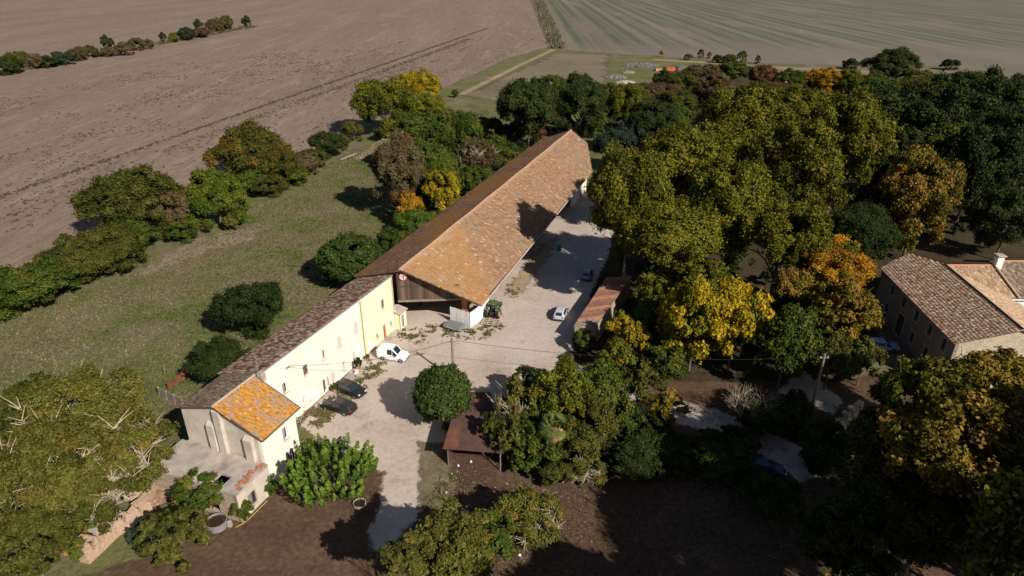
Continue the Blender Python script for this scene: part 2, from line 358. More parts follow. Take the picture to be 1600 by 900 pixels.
class Frame:
    """a vertical wall plane: u along, o outward, z up"""
    def __init__(s, P0, P1):
        s.p = Vector((P0[0], P0[1], 0)); d = Vector((P1[0]-P0[0], P1[1]-P0[1], 0)); s.L = d.length; s.d = d/s.L; s.n = Vector((s.d.y, -s.d.x, 0))
    def __call__(s, u, o, z): q = s.p + s.d*u + s.n*o; return (q.x, q.y, z)
    def box(s, mb, u0, u1, o0, o1, z0, z1):
        return mb.hexa([s(u0,o1,z0), s(u1,o1,z0), s(u1,o0,z0), s(u0,o0,z0)], [s(u0,o1,z1), s(u1,o1,z1), s(u1,o0,z1), s(u0,o0,z1)])
def wall(P0, P1, z0, zt0, zt1, th, holes, mat, parent, name='wall', zmid=None):
    """wall with real openings; zmid = (u, z) adds a gable point"""
    fr = Frame(P0, P1); L = fr.L; mb = MB()
    def top(u):
        if zmid: 
            um, zm = zmid
            return zt0+(zm-zt0)*u/um if u <= um else zm+(zt1-zm)*(u-um)/(L-um)
        return zt0+(zt1-zt0)*u/L
    us = sorted({0.0, L} | ({zmid[0]} if zmid else set()) | {h[i] for h in holes for i in (0, 1)})
    zs = sorted({z0} | {h[i] for h in holes for i in (2, 3)})
    for i in range(len(us)-1):
        for j in range(len(zs)):
            ua, ub = us[i], us[i+1]; za = zs[j]; last = j == len(zs)-1
            zb0 = top(ua) if last else zs[j+1]; zb1 = top(ub) if last else zs[j+1]
            um, zm = (ua+ub)/2, (za+min(zb0, zb1))/2
            if any(h[0] < um < h[1] and h[2] < zm < h[3] for h in holes): continue
            mb.add([fr(ua,0,za), fr(ub,0,za), fr(ub,0,zb1), fr(ua,0,zb0)], [(0,1,2,3)])
            mb.add([fr(ua,-th,za), fr(ub,-th,za), fr(ub,-th,zb1), fr(ua,-th,zb0)], [(3,2,1,0)])
            if last: mb.add([fr(ua,0,zb0), fr(ub,0,zb1), fr(ub,-th,zb1), fr(ua,-th,zb0)], [(0,1,2,3)])
    for u0, u1, a, b in [h[:4] for h in holes]:
        mb.add([fr(u0,0,a), fr(u0,-th,a), fr(u0,-th,b), fr(u0,0,b)], [(3,2,1,0)])
        mb.add([fr(u1,0,a), fr(u1,-th,a), fr(u1,-th,b), fr(u1,0,b)], [(0,1,2,3)])
        mb.add([fr(u0,0,a), fr(u1,0,a), fr(u1,-th,a), fr(u0,-th,a)], [(3,2,1,0)])
        mb.add([fr(u0,0,b), fr(u1,0,b), fr(u1,-th,b), fr(u0,-th,b)], [(0,1,2,3)])
    for u in (0, L): mb.add([fr(u,0,z0), fr(u,-th,z0), fr(u,-th,top(u)), fr(u,0,top(u))], [(0,1,2,3)])
    mb.build(name, mat, parent); return fr
def window(fr, u0, u1, z0, z1, parent, style='glass', shutter=None, sill=True, name='window', fmat=None, label=None):
    """frame with pane, sill and shutters set into an opening"""
    f = MB(); w = 0.07; fm = fmat or m_pwhite
    fr.box(f, u0, u1, -0.2, -0.13, z0, z0+w); fr.box(f, u0, u1, -0.2, -0.13, z1-w, z1)
    fr.box(f, u0, u0+w, -0.2, -0.13, z0+w, z1-w); fr.box(f, u1-w, u1, -0.2, -0.13, z0+w, z1-w)
    um = (u0+u1)/2; fr.box(f, um-0.03, um+0.03, -0.197, -0.127, z0+w, z1-w)
    o = f.build(name, fm, parent)
    if label: o['label'] = label
    g = MB(); fr.box(g, u0+w, u1-w, -0.18, -0.165, z0+w, z1-w); g.build('pane', m_glass, o)
    if sill:
        s = MB(); fr.box(s, u0-0.08, u1+0.08, -0.05, 0.09, z0-0.1, z0-0.003); s.build('sill', plain('stone_sill', (0.5, 0.42, 0.36)), o)
    if style == 'closed':
        for a, b in ((u0+0.01, um-0.008), (um+0.008, u1-0.01)):
            s = MB(); fr.box(s, a, b, -0.09, -0.04, z0+0.02, z1-0.02)
            for k in (0.2, 0.75): fr.box(s, a+0.03, b-0.03, -0.04, -0.015, z0+(z1-z0)*k, z0+(z1-z0)*k+0.09)
            s.build('shutter', shutter or m_pwhite, o)
    if style == 'open':
        hw = (u1-u0)/2
        for a, b in ((u0-hw-0.04, u0-0.04), (u1+0.04, u1+hw+0.04)):
            s = MB(); fr.box(s, a, b, 0.012, 0.055, z0+0.02, z1-0.02)
            for k in (0.2, 0.75): fr.box(s, a+0.03, b-0.03, 0.055, 0.075, z0+(z1-z0)*k, z0+(z1-z0)*k+0.09)
            s.build('shutter', shutter or m_pwhite, o)
    if style == 'half':
        s = MB(); fr.box(s, u0+0.01, um-0.01, -0.09, -0.04, z0+0.02, z1-0.02); s.build('shutter', shutter or m_pwhite, o)
    return o
def door(fr, u0, u1, z0, z1, parent, mat, label=None):
    d = MB(); fr.box(d, u0+0.04, u1-0.04, -0.16, -0.1, z0+0.02, z1-0.04)
    for a, b in ((0.1, 0.42), (0.5, 0.9)):
        fr.box(d, u0+0.16, u1-0.16, -0.1, -0.075, z0+(z1-z0)*a, z0+(z1-z0)*b)
    o = d.build('door', mat, parent)
    if label: o['label'] = label
    f = MB(); fr.box(f, u0, u0+0.05, -0.2, -0.09, z0, z1); fr.box(f, u1-0.05, u1, -0.2, -0.09, z0, z1); fr.box(f, u0+.05, u1-.05, -0.2, -0.09, z1-0.05, z1)
    f.build('door_frame', m_pwhite, o)
    h = MB(); fr.box(h, u1-0.2, u1-0.12, -0.075, -0.02, z0+1.0, z0+1.06); h.build('handle', m_steel, o)
    return o

def tile_roof(parent, poly, udir, colf, col_w=0.24, course=0.42, thick=0.14, mat_under=None, name='roof', hump=0.24):
    """poly: roof outline (local 3-D, in plane); rows of half-round clay tiles laid on a deck"""
    poly = [Vector(q) for q in poly]; u = Vector(udir).normalized()
    nrm = Vector((0,0,0))
    for i in range(len(poly)): nrm += (poly[i]-poly[0]).cross(poly[(i+1)%len(poly)]-poly[0])
    nrm.normalize()
    if nrm.z < 0: nrm = -nrm
    v = nrm.cross(u).normalized()
    if v.z > 0: v = -v
    o0 = poly[0]
    pp = [((q-o0).dot(u), (q-o0).dot(v)) for q in poly]
    deck = MB().prism(poly if (poly[1]-poly[0]).cross(poly[2]-poly[0]).z > 0 else poly[::-1], (-nrm*thick)).build(name, mat_under or plain('roof_underlay', (0.13, 0.085, 0.065), (0.07, 0.045, 0.035), 1.5), parent)
    u0, u1 = min(q[0] for q in pp), max(q[0] for q in pp); v0, v1 = min(q[1] for q in pp), max(q[1] for q in pp)
    nu, nv = int((u1-u0)/col_w), int((v1-v0)/course)+1
    U, W = np.meshgrid(u0+(np.arange(nu)+0.5)*col_w, v0+(np.arange(nv)+0.5)*course)
    U = U.ravel(); W = W.ravel()
    ok = poly_sd(U, W, pp) > 0.02; U = U[ok]; W = W[ok]; n = len(U)
    U = U + rng.normal(0, 0.012, n); tilt = rng.normal(0, 0.012, n); lift = rng.normal(0, 0.012, n)
    prof = [(-0.46, 0.0), (-0.3, hump), (0.3, hump), (0.46, 0.0)]
    V = np.zeros((n, 8, 3)); un, vn, nn, on = map(lambda q: np.array(q), (u, v, nrm, o0))
    for e, (dv, hs) in enumerate(((-0.56, 0.02), (0.52, 0.055))):
        for k, (pu, ph) in enumerate(prof):
            hgt = hs + ph*col_w*0.8 + lift
            ww = np.minimum(W+dv*course, v1+0.06)
            V[:, e*4+k] = on + np.outer(U+pu*col_w+tilt*dv*4*course, un) + np.outer(ww, vn) + np.outer(hgt, nn)
    fc = np.array([(0,4,5,1),(1,5,6,2),(2,6,7,3),(4,7,6,5)])
    F = (np.arange(n)[:, None, None]*8 + fc[None]).reshape(-1, 4)
    C = colf(U-u0, W-v0, n)
    t = mesh_np('roof_tile', V.reshape(-1, 3), F, m_tile, deck, attrs={'col': np.repeat(np.clip(C, 0.004, 0.9), 8, 0)})
    tag(t, kind='stuff'); return deck
def pal(n, cols, w, jit=0.18):
    c = np.array(cols)[rng.choice(len(cols), n, p=np.array(w)/np.sum(w))]
    return c * rng.lognormal(0, jit, (n, 1))
def lerp(a, b, f): return a*(1-f[:, None]) + np.asarray(b)*f[:, None]
def ss(x, a, b): x = np.clip((x-a)/(b-a), 0, 1); return x*x*(3-2*x)

def col_barn_r(U, W, n):
    c = pal(n, [(0.220,0.131,0.080),(0.178,0.106,0.068),(0.245,0.149,0.090),(0.172,0.121,0.085),(0.285,0.188,0.122)], [4,3,3,2,0.8], .14)
    c = lerp(c, (0.21,0.155,0.12), 0.35*ss(vnoise(U,W,3.0,1)+0.4*vnoise(U,W,0.9,2), 0.85, 1.15))
    near = ss(-(U-3.4) + 15 + 9*(vnoise(U,W,4,5)-0.5) - 0.55*W, 0, 5)
    c = lerp(c, (0.33,0.175,0.06), 0.62*near*(0.55+0.45*vnoise(U,W,0.7,6)))
    c = lerp(c, (0.27,0.2,0.15), 0.5*ss(vnoise(U,W,2.2,8), 0.72, 0.85)*near)
    edge = ss(0.9-W, 0, 0.9); c = lerp(c, (0.34,0.22,0.14), 0.5*edge)
    fresh = rng.random(n) < 0.012; c[fresh] = (0.42, 0.31, 0.23)
    red = (rng.random(n) < 0.05) & (vnoise(U,W,5,9) > 0.55); c[red] = (0.33, 0.12, 0.06)
    return c
def col_barn_l(U, W, n):
    c = pal(n, [(0.40,0.19,0.10),(0.30,0.15,0.09),(0.50,0.25,0.11),(0.28,0.19,0.15)], [3,3,2,2])
    return lerp(c, (0.52,0.24,0.06), 0.6*ss(vnoise(U,W,4,11), 0.45, 0.75))
def col_house(U, W, n):
    c = pal(n, [(0.34,0.16,0.10),(0.74,0.50,0.34),(0.80,0.62,0.46),(0.58,0.32,0.20),(0.21,0.115,0.08)], [3,3,1.6,3,1.6])
    return c
def col_house_old(U, W, n):
    c = pal(n, [(0.44,0.29,0.18),(0.54,0.38,0.24),(0.32,0.21,0.14),(0.58,0.45,0.31)], [3,3,2,1])
    return lerp(c, (0.34,0.21,0.09), 0.6*ss(vnoise(U,W,1.6,13), 0.55, 0.8))
def col_lichen(U, W, n):
    c = pal(n, [(0.36,0.17,0.035),(0.40,0.195,0.03),(0.33,0.145,0.04)], [3,3,2], 0.15)
    pr_ = 0.12+0.75*ss(vnoise(U,W,1.0,15)*0.6+vnoise(U,W,0.4,16)*0.4, 0.42, 0.68); g = (rng.random(n) < pr_)*rng.uniform(.5, 1, n)
    return lerp(c, (0.27,0.195,0.155), g)
def col_right(U, W, n):
    return pal(n, [(0.56,0.37,0.25),(0.64,0.46,0.32),(0.50,0.29,0.18),(0.34,0.21,0.14),(0.70,0.54,0.39),(0.52,0.20,0.10)], [4,3,3,2.2,1.5,0.4], 0.15)
def col_wing(U, W, n): return pal(n, [(0.34,0.235,0.155),(0.40,0.285,0.19),(0.29,0.19,0.125)], [2,2,2], 0.12)
def col_dull(U, W, n): return pal(n, [(0.20,0.15,0.11),(0.26,0.19,0.14),(0.15,0.11,0.085)], [2,2,2], 0.15)

# --- white farmhouse (front wall stands under the ridge line; the roof falls away behind it)
HZ = lambda y: 9.15 - 0.022*y
HOUSE_Y0, WY, HOUSE_Y1 = 5.6, 25.5, 33.6
wh = farm('farmhouse', 'long white rendered farmhouse with mottled brown tiled roof falling away behind', 'house')
def HU(y): return y - HOUSE_Y0
up = [(9.5,10.3,4.35,5.7,'half',m_pgrey), (13.2,14.0,4.5,5.75,'closed',m_brown), (16.7,17.5,4.4,5.75,'half',m_pmauve), (20.0,20.8,4.4,5.85,'closed',m_pmauve), (23.7,24.5,4.35,5.85,'closed',m_pmauve)]
dn = [(12.2,12.75,0.9,2.2,'half',m_pwhite), (13.3,13.9,0.9,2.2,'closed',m_pwhite), (16.2,16.9,0.25,1.95,'half',m_brown), (17.05,17.6,0.4,1.9,'glass',None), (17.9,18.6,0.25,1.95,'closed',m_pmauve),
      (20.4,21.0,0.7,2.05,'half',m_pmauve), (21.4,22.0,0.7,2.05,'closed',m_pwhite), (22.7,23.3,0.7,2.1,'closed',m_pmauve), (23.9,24.5,0.7,2.15,'closed',m_pwhite), (24.75,25.25,0.05,1.5,'closed',m_pwhite)]
holes = [(HU(a), HU(b), c, d) for a, b, c, d, *_ in up+dn]
fr = wall((0, HOUSE_Y0), (0, WY), -0.2, HZ(HOUSE_Y0)-.12, HZ(WY)-.12, 0.45, holes, m_white, wh, 'front_wall')
for a, b, c, d, st, sh in up+dn: window(fr, HU(a), HU(b), c, d, wh, st, sh, sill=d-c < 1.6)
wall((-5.6, WY), (-5.6, HOUSE_Y0), -0.2, 6.85, 7.2, 0.4, [], m_cream, wh, 'rear_wall')
wall((-5.2, HOUSE_Y0+.45), (-.46, HOUSE_Y0+.45), -0.2, 7.2, 8.7, 0.3, [], m_cream, wh, 'end_wall')
EV = 5.95
def lz(x, y): return HZ(y) + x*0.28      # left slope height at x<0
tile_roof(wh, [(0.12, 6.9, HZ(6.9)+.03), (0.12, WY+8.2, HZ(WY+8.2)+.03), (-EV, WY+8.2, lz(-EV, WY+8.2)), (-EV, 6.9, lz(-EV, 6.9))], (0,1,-0.022), col_house, col_w=0.27, course=0.46, hump=.13)
g = MB(); g.tube([(0.2, y, HZ(y)-0.1) for y in (6.2, 15, 25, 33.5)], 0.075, 6); g.build('gutter', m_zinc, wh)
b = MB(); b.tube([(0.0, 10.6, 7.25), (0.45, 10.6, 7.3), (0.5, 10.6, 7.6)], 0.03); b.tube([(0.3, 10.2, 7.3), (0.3, 11.0, 7.3)], 0.025); b.build('wire_bracket', m_dwood, wh)
# --- yellow house
yh = farm('yellow_house', 'pale yellow rendered house end with small orange door beside barn opening', 'house')
yu = lambda y: y - WY
yw = [(30.3,31.1,4.55,5.95,'half',m_gwood), (32.1,32.6,0.9,1.75,'glass',None), (28.4,28.9,0.95,1.7,'glass',None), (26.4,27.2,0.3,1.8,'closed',m_pwhite)]
yd = (30.2, 31.0, 0.02, 2.1)
fy = wall((0.06, WY), (0.06, HOUSE_Y1), -0.2, HZ(WY)-.13, HZ(HOUSE_Y1)-.13, 0.45, [(yu(a), yu(b_), c, d) for a, b_, c, d, *_ in yw] + [(yu(yd[0]), yu(yd[1]), yd[2], yd[3])], m_yellow, yh, 'front_wall')
for a, b_, c, d, st, sh in yw: window(fy, yu(a), yu(b_), c, d, yh, st, sh, fmat=m_gwood)
door(fy, yu(yd[0]), yu(yd[1]), yd[2], yd[3], yh, m_owood, 'orange wooden door')
wall((.06, HOUSE_Y1), (-5.6, HOUSE_Y1), -0.2, HZ(HOUSE_Y1)-.2, 6.55, 0.4, [], m_yellow, yh, 'end_wall')
wall((-5.6, HOUSE_Y1-.41), (-5.6, WY+.02), -0.2, 6.6, 6.8, 0.4, [], m_cream, yh, 'rear_wall')
MB().box(0.065, 0.16, WY-0.12, WY+0.06, 0, HZ(WY)-0.4).build('downpipe', plain('ochre_pipe', (0.5, 0.36, 0.16)), yh)
s = MB(); s.box(0.1, 1.1, 30.0, 31.2, -0.05, 0.12); s.build('doorstep', m_concrete, yh)
# small lean-to porch at the yellow corner
po = farm('porch', 'tiny yellow lean-to with glazed door against yellow house corner', 'porch')
fp = wall((1.0, 33.3), (1.0, 35.0), -0.1, 2.5, 2.4, 0.2, [(0.35, 1.25, 0.05, 2.1)], m_yellow, po, 'front_wall')
window(fp, 0.35, 1.25, 0.05, 2.1, po, 'glass', sill=False)
wall((0.1, 33.3), (0.99, 33.3), -0.1, 2.9, 2.5, 0.2, [], m_yellow, po, 'side_wall'); wall((0.99, 35.0), (-.6, 35.0), -0.1, 2.5, 2.9, 0.2, [], m_yellow, po, 'side_wall')
MB().hexa([(-.6,33.1,2.93),(1.25,33.1,2.5),(1.25,35.2,2.5),(-.6,35.2,2.93)], [(-.6,33.1,3.03),(1.25,33.1,2.6),(1.25,35.2,2.6),(-.6,35.2,3.03)]).build('roof', plain('porch_sheet', (0.42,0.36,0.32)), po)

# --- lichen roofed end block
lb = farm('lichen_house', 'end house with bright orange lichen covered roof and cream gable', 'house')
EY0, EY1 = 0.45, 5.59
pl = [(-4.95, 0.75), (4.65, EY0+.1)]
fg = wall(pl[0], pl[1], -0.2, 7.5, 6.55, 0.45, [], m_cream, lb, 'gable_wall', zmid=(4.95, 9.0))
fs = wall((4.66, EY0+.1), (4.66, EY1), -0.2, 6.55, 6.55, 0.4, [(2.9, 3.65, 3.9, 5.35), (3.4, 4.2, 0.6, 2.3)], m_white, lb, 'side_wall')
window(fs, 2.9, 3.65, 3.9, 5.35, lb, 'half', m_pgrey); window(fs, 3.4, 4.2, 0.6, 2.3, lb, 'open', m_pgrey)
wall((4.65, EY1), (0.01, EY1), -0.2, 6.6, 8.95, 0.35, [], m_white, lb, 'rear_wall')
wall((-4.95, 6.6), (-4.95, .76), -0.2, 7.4, 7.45, 0.4, [], m_cream, lb, 'side_wall')
for u0, u1, zt in ((3.3, 4.15, 6.75), (4.5, 5.3, 8.75), (7.75, 8.7, 6.3)):
    q = MB(); fg.box(q, u0, u1, 0.003, 0.42, 3.2, zt-0.25)
    q.hexa([fg(u0,.42,zt-.25), fg(u1,.42,zt-.25), fg(u1,.003,zt-.25), fg(u0,.003,zt-.25)], [fg(u0,.1,zt), fg(u1,.1,zt), fg(u1,.003,zt+.05), fg(u0,.003,zt+.05)])
    q.build('buttress', m_cream, lb)
tile_roof(lb, [(0.05, 0.1, 9.17), (0.05, 6.05, 9.1), (5.2, 6.05, 6.42), (5.2, 0.3, 6.42)], (0,1,-0.01), col_lichen, col_w=0.2, course=0.3)
tile_roof(lb, [(0.02, 0.15, 9.19), (0.02, 6.88, 9.02), (-5.4, 6.88, 7.42), (-5.4, 0.45, 7.55)], (0,1,-0.022), col_house_old, col_w=0.24, course=0.42, hump=.15)
q = MB(); q.tube([(0.03, 0.05, 9.27), (0.03, 3, 9.24), (0.03, 6.0, 9.17)], 0.13, 8); q.build('ridge', plain('ridge_mortar', (0.42,0.33,0.25)), lb)
q = MB(); q.box(0.15, 0.75, 6.15, 6.75, 8.3, 9.3); q.build('chimney', plain('dirty_mortar', (0.42,0.36,0.3), (0.2,0.17,0.15), 3), lb)
q = MB(); q.tube([(0.3, 6.3, 9.25), (0.3, 6.3, 10.7)], 0.03); q.tube([(-0.3, 6.3, 10.6), (0.9, 6.3, 10.6)], 0.02); q.tube([(-0.2, 6.0, 10.4), (-0.2, 6.6, 10.4)], 0.02); q.tube([(0.6, 6.0, 10.6), (0.6, 6.6, 10.6)], 0.02); q.build('aerial', m_steel, lb)

# --- flat roofed annex at the very end
tz = 3.5
an = farm('flat_roof_annex', 'low pale annex with cracked concrete terrace roof and dark hole', 'annex')
tb = MB()
hx0, hx1, hy0, hy1 = 1.7, 3.0, -3.4, -2.1
for (x0, x1, y0, y1) in [(-5.6, hx0, -3.9, 0.5), (hx1, 5.0, -3.9, 0.5), (hx0, hx1, hy1, 0.5), (hx0, hx1, -3.9, hy0)]:
    tb.box(x0, x1, y0, y1 if x0 > -5 else 0.5, tz-0.25, tz)
tb.build('terrace', m_concrete, an)
MB().box(-5.0, 4.5, -3.4, 0.3, 0.03, 0.06).build('hole_shade_floor', m_hole_shade, an)  # near-black floor plate: the shade inside the roof hole put into its colour
q = MB(); q.box(-5.0, 0.0, 0.505, 1.5, tz-.3, tz-.05); q.build('terrace_strip', m_concrete, an)
q = MB(); q.box(hx0-.75, hx0-.05, hy0-.3, hy1+.05, tz+.004, tz+.14); q.build('hatch_cover', plain('faded_rose_plank', (0.36,0.24,0.19), (0.2,0.12,0.1), 3), an)
fa = wall((4.95, -3.85), (4.95, 0.5), -0.2, tz-.26, tz-.26, 0.4, [(1.2, 2.3, 0.6, 2.2)], m_cream, an, 'side_wall')
window(fa, 1.2, 2.3, 0.6, 2.2, an, 'half', m_gwood, fmat=m_gwood)
wall((-5.5, -3.85), (4.94, -3.85), -0.2, tz-.26, tz-.26, 0.4, [(6.5, 8.0, 0.3, 2.0)], m_stone, an, 'front_wall')
wall((-5.5, 0.5), (-5.5, -3.44), -0.2, tz-.26, tz-.26, 0.4, [], m_stone, an, 'side_wall')
q = MB()
for i in range(26):
    x = random.uniform(4.2, 4.9); y = random.uniform(-3.4, 0.2); r = random.uniform(.08, .2)
    q.box(x-r, x+r, y-r*.8, y+r, tz, tz+r*random.uniform(.5, 1.2))
tag(q.build('rubble', m_brick, an), kind='stuff')

# --- the barn
ba = farm('barn', 'huge open barn with long brown tiled roof and dark boarded gable', 'barn')
RZ = 9.0
def rslope(x): return RZ - (x-0.8)*(5.0/11.0)     # right slope height
rp = [(0.9, 34.3), (0.3, 80.0), (-0.3, 124.0), (4.9, 121.3), (10.0, 105.8), (11.0, 70.0), (11.85, 37.2)]
pr = [Vector((1.0, 34.2, 9.0)), Vector((-0.3, 124.0, 9.0)), Vector((10.0, 105.8, 4.2)), Vector((11.85, 37.2, 4.0))]
nb = (pr[1]-pr[0]).cross(pr[3]-pr[0]).normalized()
def onr(x, y): return (x, y, pr[0].z - (nb.x*(x-pr[0].x) + nb.y*(y-pr[0].y))/nb.z)
tile_roof(ba, [onr(1.0, 34.2), onr(-0.3, 124.0), onr(4.7, 121.3), onr(10.05, 105.8), onr(11.85, 37.2)], (pr[1]-pr[0]), col_barn_r, col_w=0.25, course=0.45, thick=0.16)
pl_ = [Vector((0.98, 34.0, 8.98)), Vector((-0.32, 124.0, 8.98)), Vector((-6.6, 119.0, 6.9)), Vector((-6.4, 36.5, 6.9))]
nl = (pl_[1]-pl_[0]).cross(pl_[3]-pl_[0]).normalized()
def onl(x, y): return (x, y, pl_[0].z - (nl.x*(x-pl_[0].x) + nl.y*(y-pl_[0].y))/nl.z)
tile_roof(ba, [onl(0.96, 34.0), onl(-0.34, 124.0), onl(-6.9, 119.5), onl(-6.4, 34.0)], (pl_[1]-pl_[0]), col_barn_l, col_w=0.25, course=0.45, thick=0.16, hump=.14)
q = MB(); q.tube([(1.0-1.3*i/30, 34.1+90*i/30, 9.08+0.05*math.sin(i*1.3)) for i in range(31)], 0.14, 8); q.build('ridge', plain('ridge_tile_mortar', (0.42,0.28,0.18), (0.33,0.2,0.12), 2), ba)
# skewed gable of vertical boards above the opening
fb = Frame((0.15, 34.5), (8.3, 38.3))
def gz(u): q = fb(u, 0, 0); return onr(q[0], q[1])[2] - 0.22
nbd = 36; bw = fb.L/nbd
for i in range(nbd):
    u0, u1 = i*bw+0.008, (i+1)*bw-0.008; z0 = 4.05 + random.uniform(-.02, .02); d = random.uniform(0, .02)
    tone = random.uniform(0.6, 1.35); base_c = random.choice([(0.105,0.068,0.05), (0.085,0.058,0.048), (0.12,0.085,0.065)])
    q = MB(); q.hexa([fb(u0,.03+d,z0), fb(u1,.03+d,z0), fb(u1,d-.01,z0), fb(u0,d-.01,z0)], [fb(u0,.03+d,gz(u0)), fb(u1,.03+d,gz(u1)), fb(u1,d-.01,gz(u1)), fb(u0,d-.01,gz(u0))])
    q.build('board', m_board, ba, col=tuple(c*tone for c in base_c))
q = MB(); fb.box(q, 0, fb.L+.3, -0.25, 0.1, 3.72, 4.02); q.build('lintel', m_gwood, ba)
q = MB(); fb.box(q, 0.1, fb.L-.2, 0.06, 0.1, 6.1, 6.2); q.build('rail', m_dwood, ba)
q = MB(); q.tube([(1.05, 34.15, 8.95), (6.4, 35.7, 6.45), (11.9, 37.1, 3.95)], 0.1, 6); q.build('verge_board', m_dwood, ba)
q = MB(); q.hexa([(8.35,38.1,-.1),(9.25,38.1,-.1),(9.25,39.0,-.1),(8.35,39.0,-.1)], [(8.4,38.1,4.6),(9.2,38.1,4.6),(9.2,38.95,4.6),(8.4,38.95,4.6)]); q.build('pillar', m_brick, ba, ).__setitem__('label', 'tall square orange brick pillar')
for i in range(11):
    y = 45 + i*6.0; x = 8.3 - 0.0265*(y-45)
    q = MB(); q.box(x-.3, x+.3, y-.3, y+.3, -.1, onr(x, y)[2]-.18); q.build('pillar', m_stone, ba)
    q = MB(); q.tube([(x+.2, y, onr(x+.2, y)[2]-.3), (x+3.45, y, onr(x+3.45, y)[2]-.32)], 0.12, 8); q.build('beam_end', m_dwood, ba)
q = MB(); q.tube([(11.95-0.0272*i*6.8, 37.3+i*6.8, onr(11.95-.0272*i*6.8, 37.3+i*6.8)[2]-.02) for i in range(11)], 0.09, 6); q.build('gutter', plain('pale_gutter', (0.5,0.43,0.38)), ba)
wall((-6.1, 119), (-6.1, 34.2), -0.2, 6.6, 6.6, 0.45, [], m_stone, ba, 'rear_wall')
wall((9.2, 92.5), (9.05, 105.2), -0.2, 4.2, 4.3, 0.4, [(6.5, 9.0, 0, 2.6)], m_white, ba, 'side_wall')
wall((9.0, 105.3), (4.2, 120.5), -0.2, 4.3, 6.6, 0.4, [], m_stone, ba, 'far_wall')
wall((4.15, 120.6), (-6.1, 119.1), -0.2, 6.4, 5.8, 0.4, [], m_stone, ba, 'far_wall', zmid=(4.6, 8.4))
for i in range(12):
    y = 41 + i*6.6
    q = MB(); q.box(-.25, .25, y-.2, y+.2, -.05, 8.4); q.build('post', m_dwood, ba)
    q = MB(); q.box(-5.6, 9.9-.03*(y-41), y+.21, y+.41, 4.05, 4.3); q.build('tie_beam', m_dwood, ba)
# round sign on the gable
sg = thing('round_sign', 'round pink and white sign with brown mark high on barn gable', 'sign', fw(1.15, 34.7, 7.75), -AZ+math.radians(25))
MB().lathe([(0, -.03), (.5, -.03), (.53, 0), (.5, .03), (0, .03)], 32, 'y').build('disc', plain('faded_pink_paint', (0.75,0.52,0.48), (0.72,0.33,0.32), 2.5), sg)
MB().lathe([(.42, -.045), (.51, -.045), (.51, -.031), (.42, -.031), (.42, -.045)], 32, 'y').build('rim', plain('red_rim_paint', (0.6,0.16,0.15), (0.7,0.4,0.38), 3), sg)
q = MB(); q.prism([(-.22,-.05,.12),(-.28,-.05,-.02),(.02,-.05,-.04),(.0,-.05,-.42),(.12,-.05,-.42),(.14,-.05,-.02),(.24,-.05,.1),(.1,-.05,.14)], (0, .018, 0)); q.build('emblem', plain('brown_emblem', (0.2,0.08,0.05)), sg)

# white board hoarding in front of the pillar
hb = farm('board_fence', 'white painted upright board fence corner standing before brick pillar', 'fence')
def boards(P0, P1, n, h, par):
    f = Frame(P0, P1); w = f.L/n
    for i in range(n):
        q = MB(); hh = h + random.uniform(-.05, .05); t_ = random.uniform(-.015, .015)
        f.box(q, i*w+.012, (i+1)*w-.012, t_, t_+.035, 0.05, hh); q.build('board', m_pwhite, par)
    for z in (.5, h-.5):
        q = MB(); f.box(q, .05, f.L-.05, -.08, -.02, z, z+.1); q.build('rail', m_gwood, par)
boards((6.6, 37.9), (10.0, 37.1), 9, 2.55, hb); boards((10.05, 37.12), (10.9, 42.2), 12, 2.55, hb)
# ------------------------------------------------------------------ sheds
rs = thing('rusty_shed', 'low open shed roofed with flat rusty iron sheets beside round tree', 'shed')
c00, c10, c11, c01 = Vector((-7.0, 53.3, 2.55)), Vector((-0.9, 52.7, 2.45)), Vector((-2.4, 62.4, 2.95)), Vector((-5.95, 62.4, 3.0))
def bil(u, v): return (c00*(1-u)+c10*u)*(1-v) + (c01*(1-u)+c11*u)*v
for j in range(3):
    for i in range(4):
        e = 0.006; A, B_, C, D = [bil(x, y) + Vector((0,0,.012*((i+j)%2)+random.uniform(0,.012)+.03*(2-j))) for x, y in ((i/4-e,j/3-.015),((i+1)/4+e,j/3-.015),((i+1)/4+e,(j+1)/3+.015),(i/4-e,(j+1)/3+.015))]
        MB().hexa([A,B_,C,D], [q+Vector((0,0,.012)) for q in (A,B_,C,D)]).build('roof_sheet', m_rust if (i*7+j*3)%4 == 0 else m_rust2, rs)
for x, y, h in ((-6.6, 53.7, 2.5), (-1.2, 52.95, 2.4), (-5.7, 61.9, 2.9), (-2.8, 61.9, 2.85), (-6.1, 57.8, 2.68), (-2.0, 57.6, 2.6)):
    MB().tube([(x,y,-.05),(x,y,h)], .07, 8).build('post', m_gwood, rs)
q = MB(); q.hexa([(-6.55,53.62,.05),(-6.45,53.62,.05),(-5.75,61.9,.05),(-5.85,61.9,.05)], [(-6.55,53.62,2.35),(-6.45,53.62,2.35),(-5.75,61.9,2.85),(-5.85,61.9,2.85)]); q.build('side_panel', m_rust2, rs)
q = MB(); q.tube([c00+Vector((0.1,.1,-.06)), c10+Vector((-.1,.1,-.06))], .06); q.tube([c01+Vector((.1,-.1,-.06)), c11+Vector((-.1,-.1,-.06))], .06); q.build('beam', m_gwood, rs)

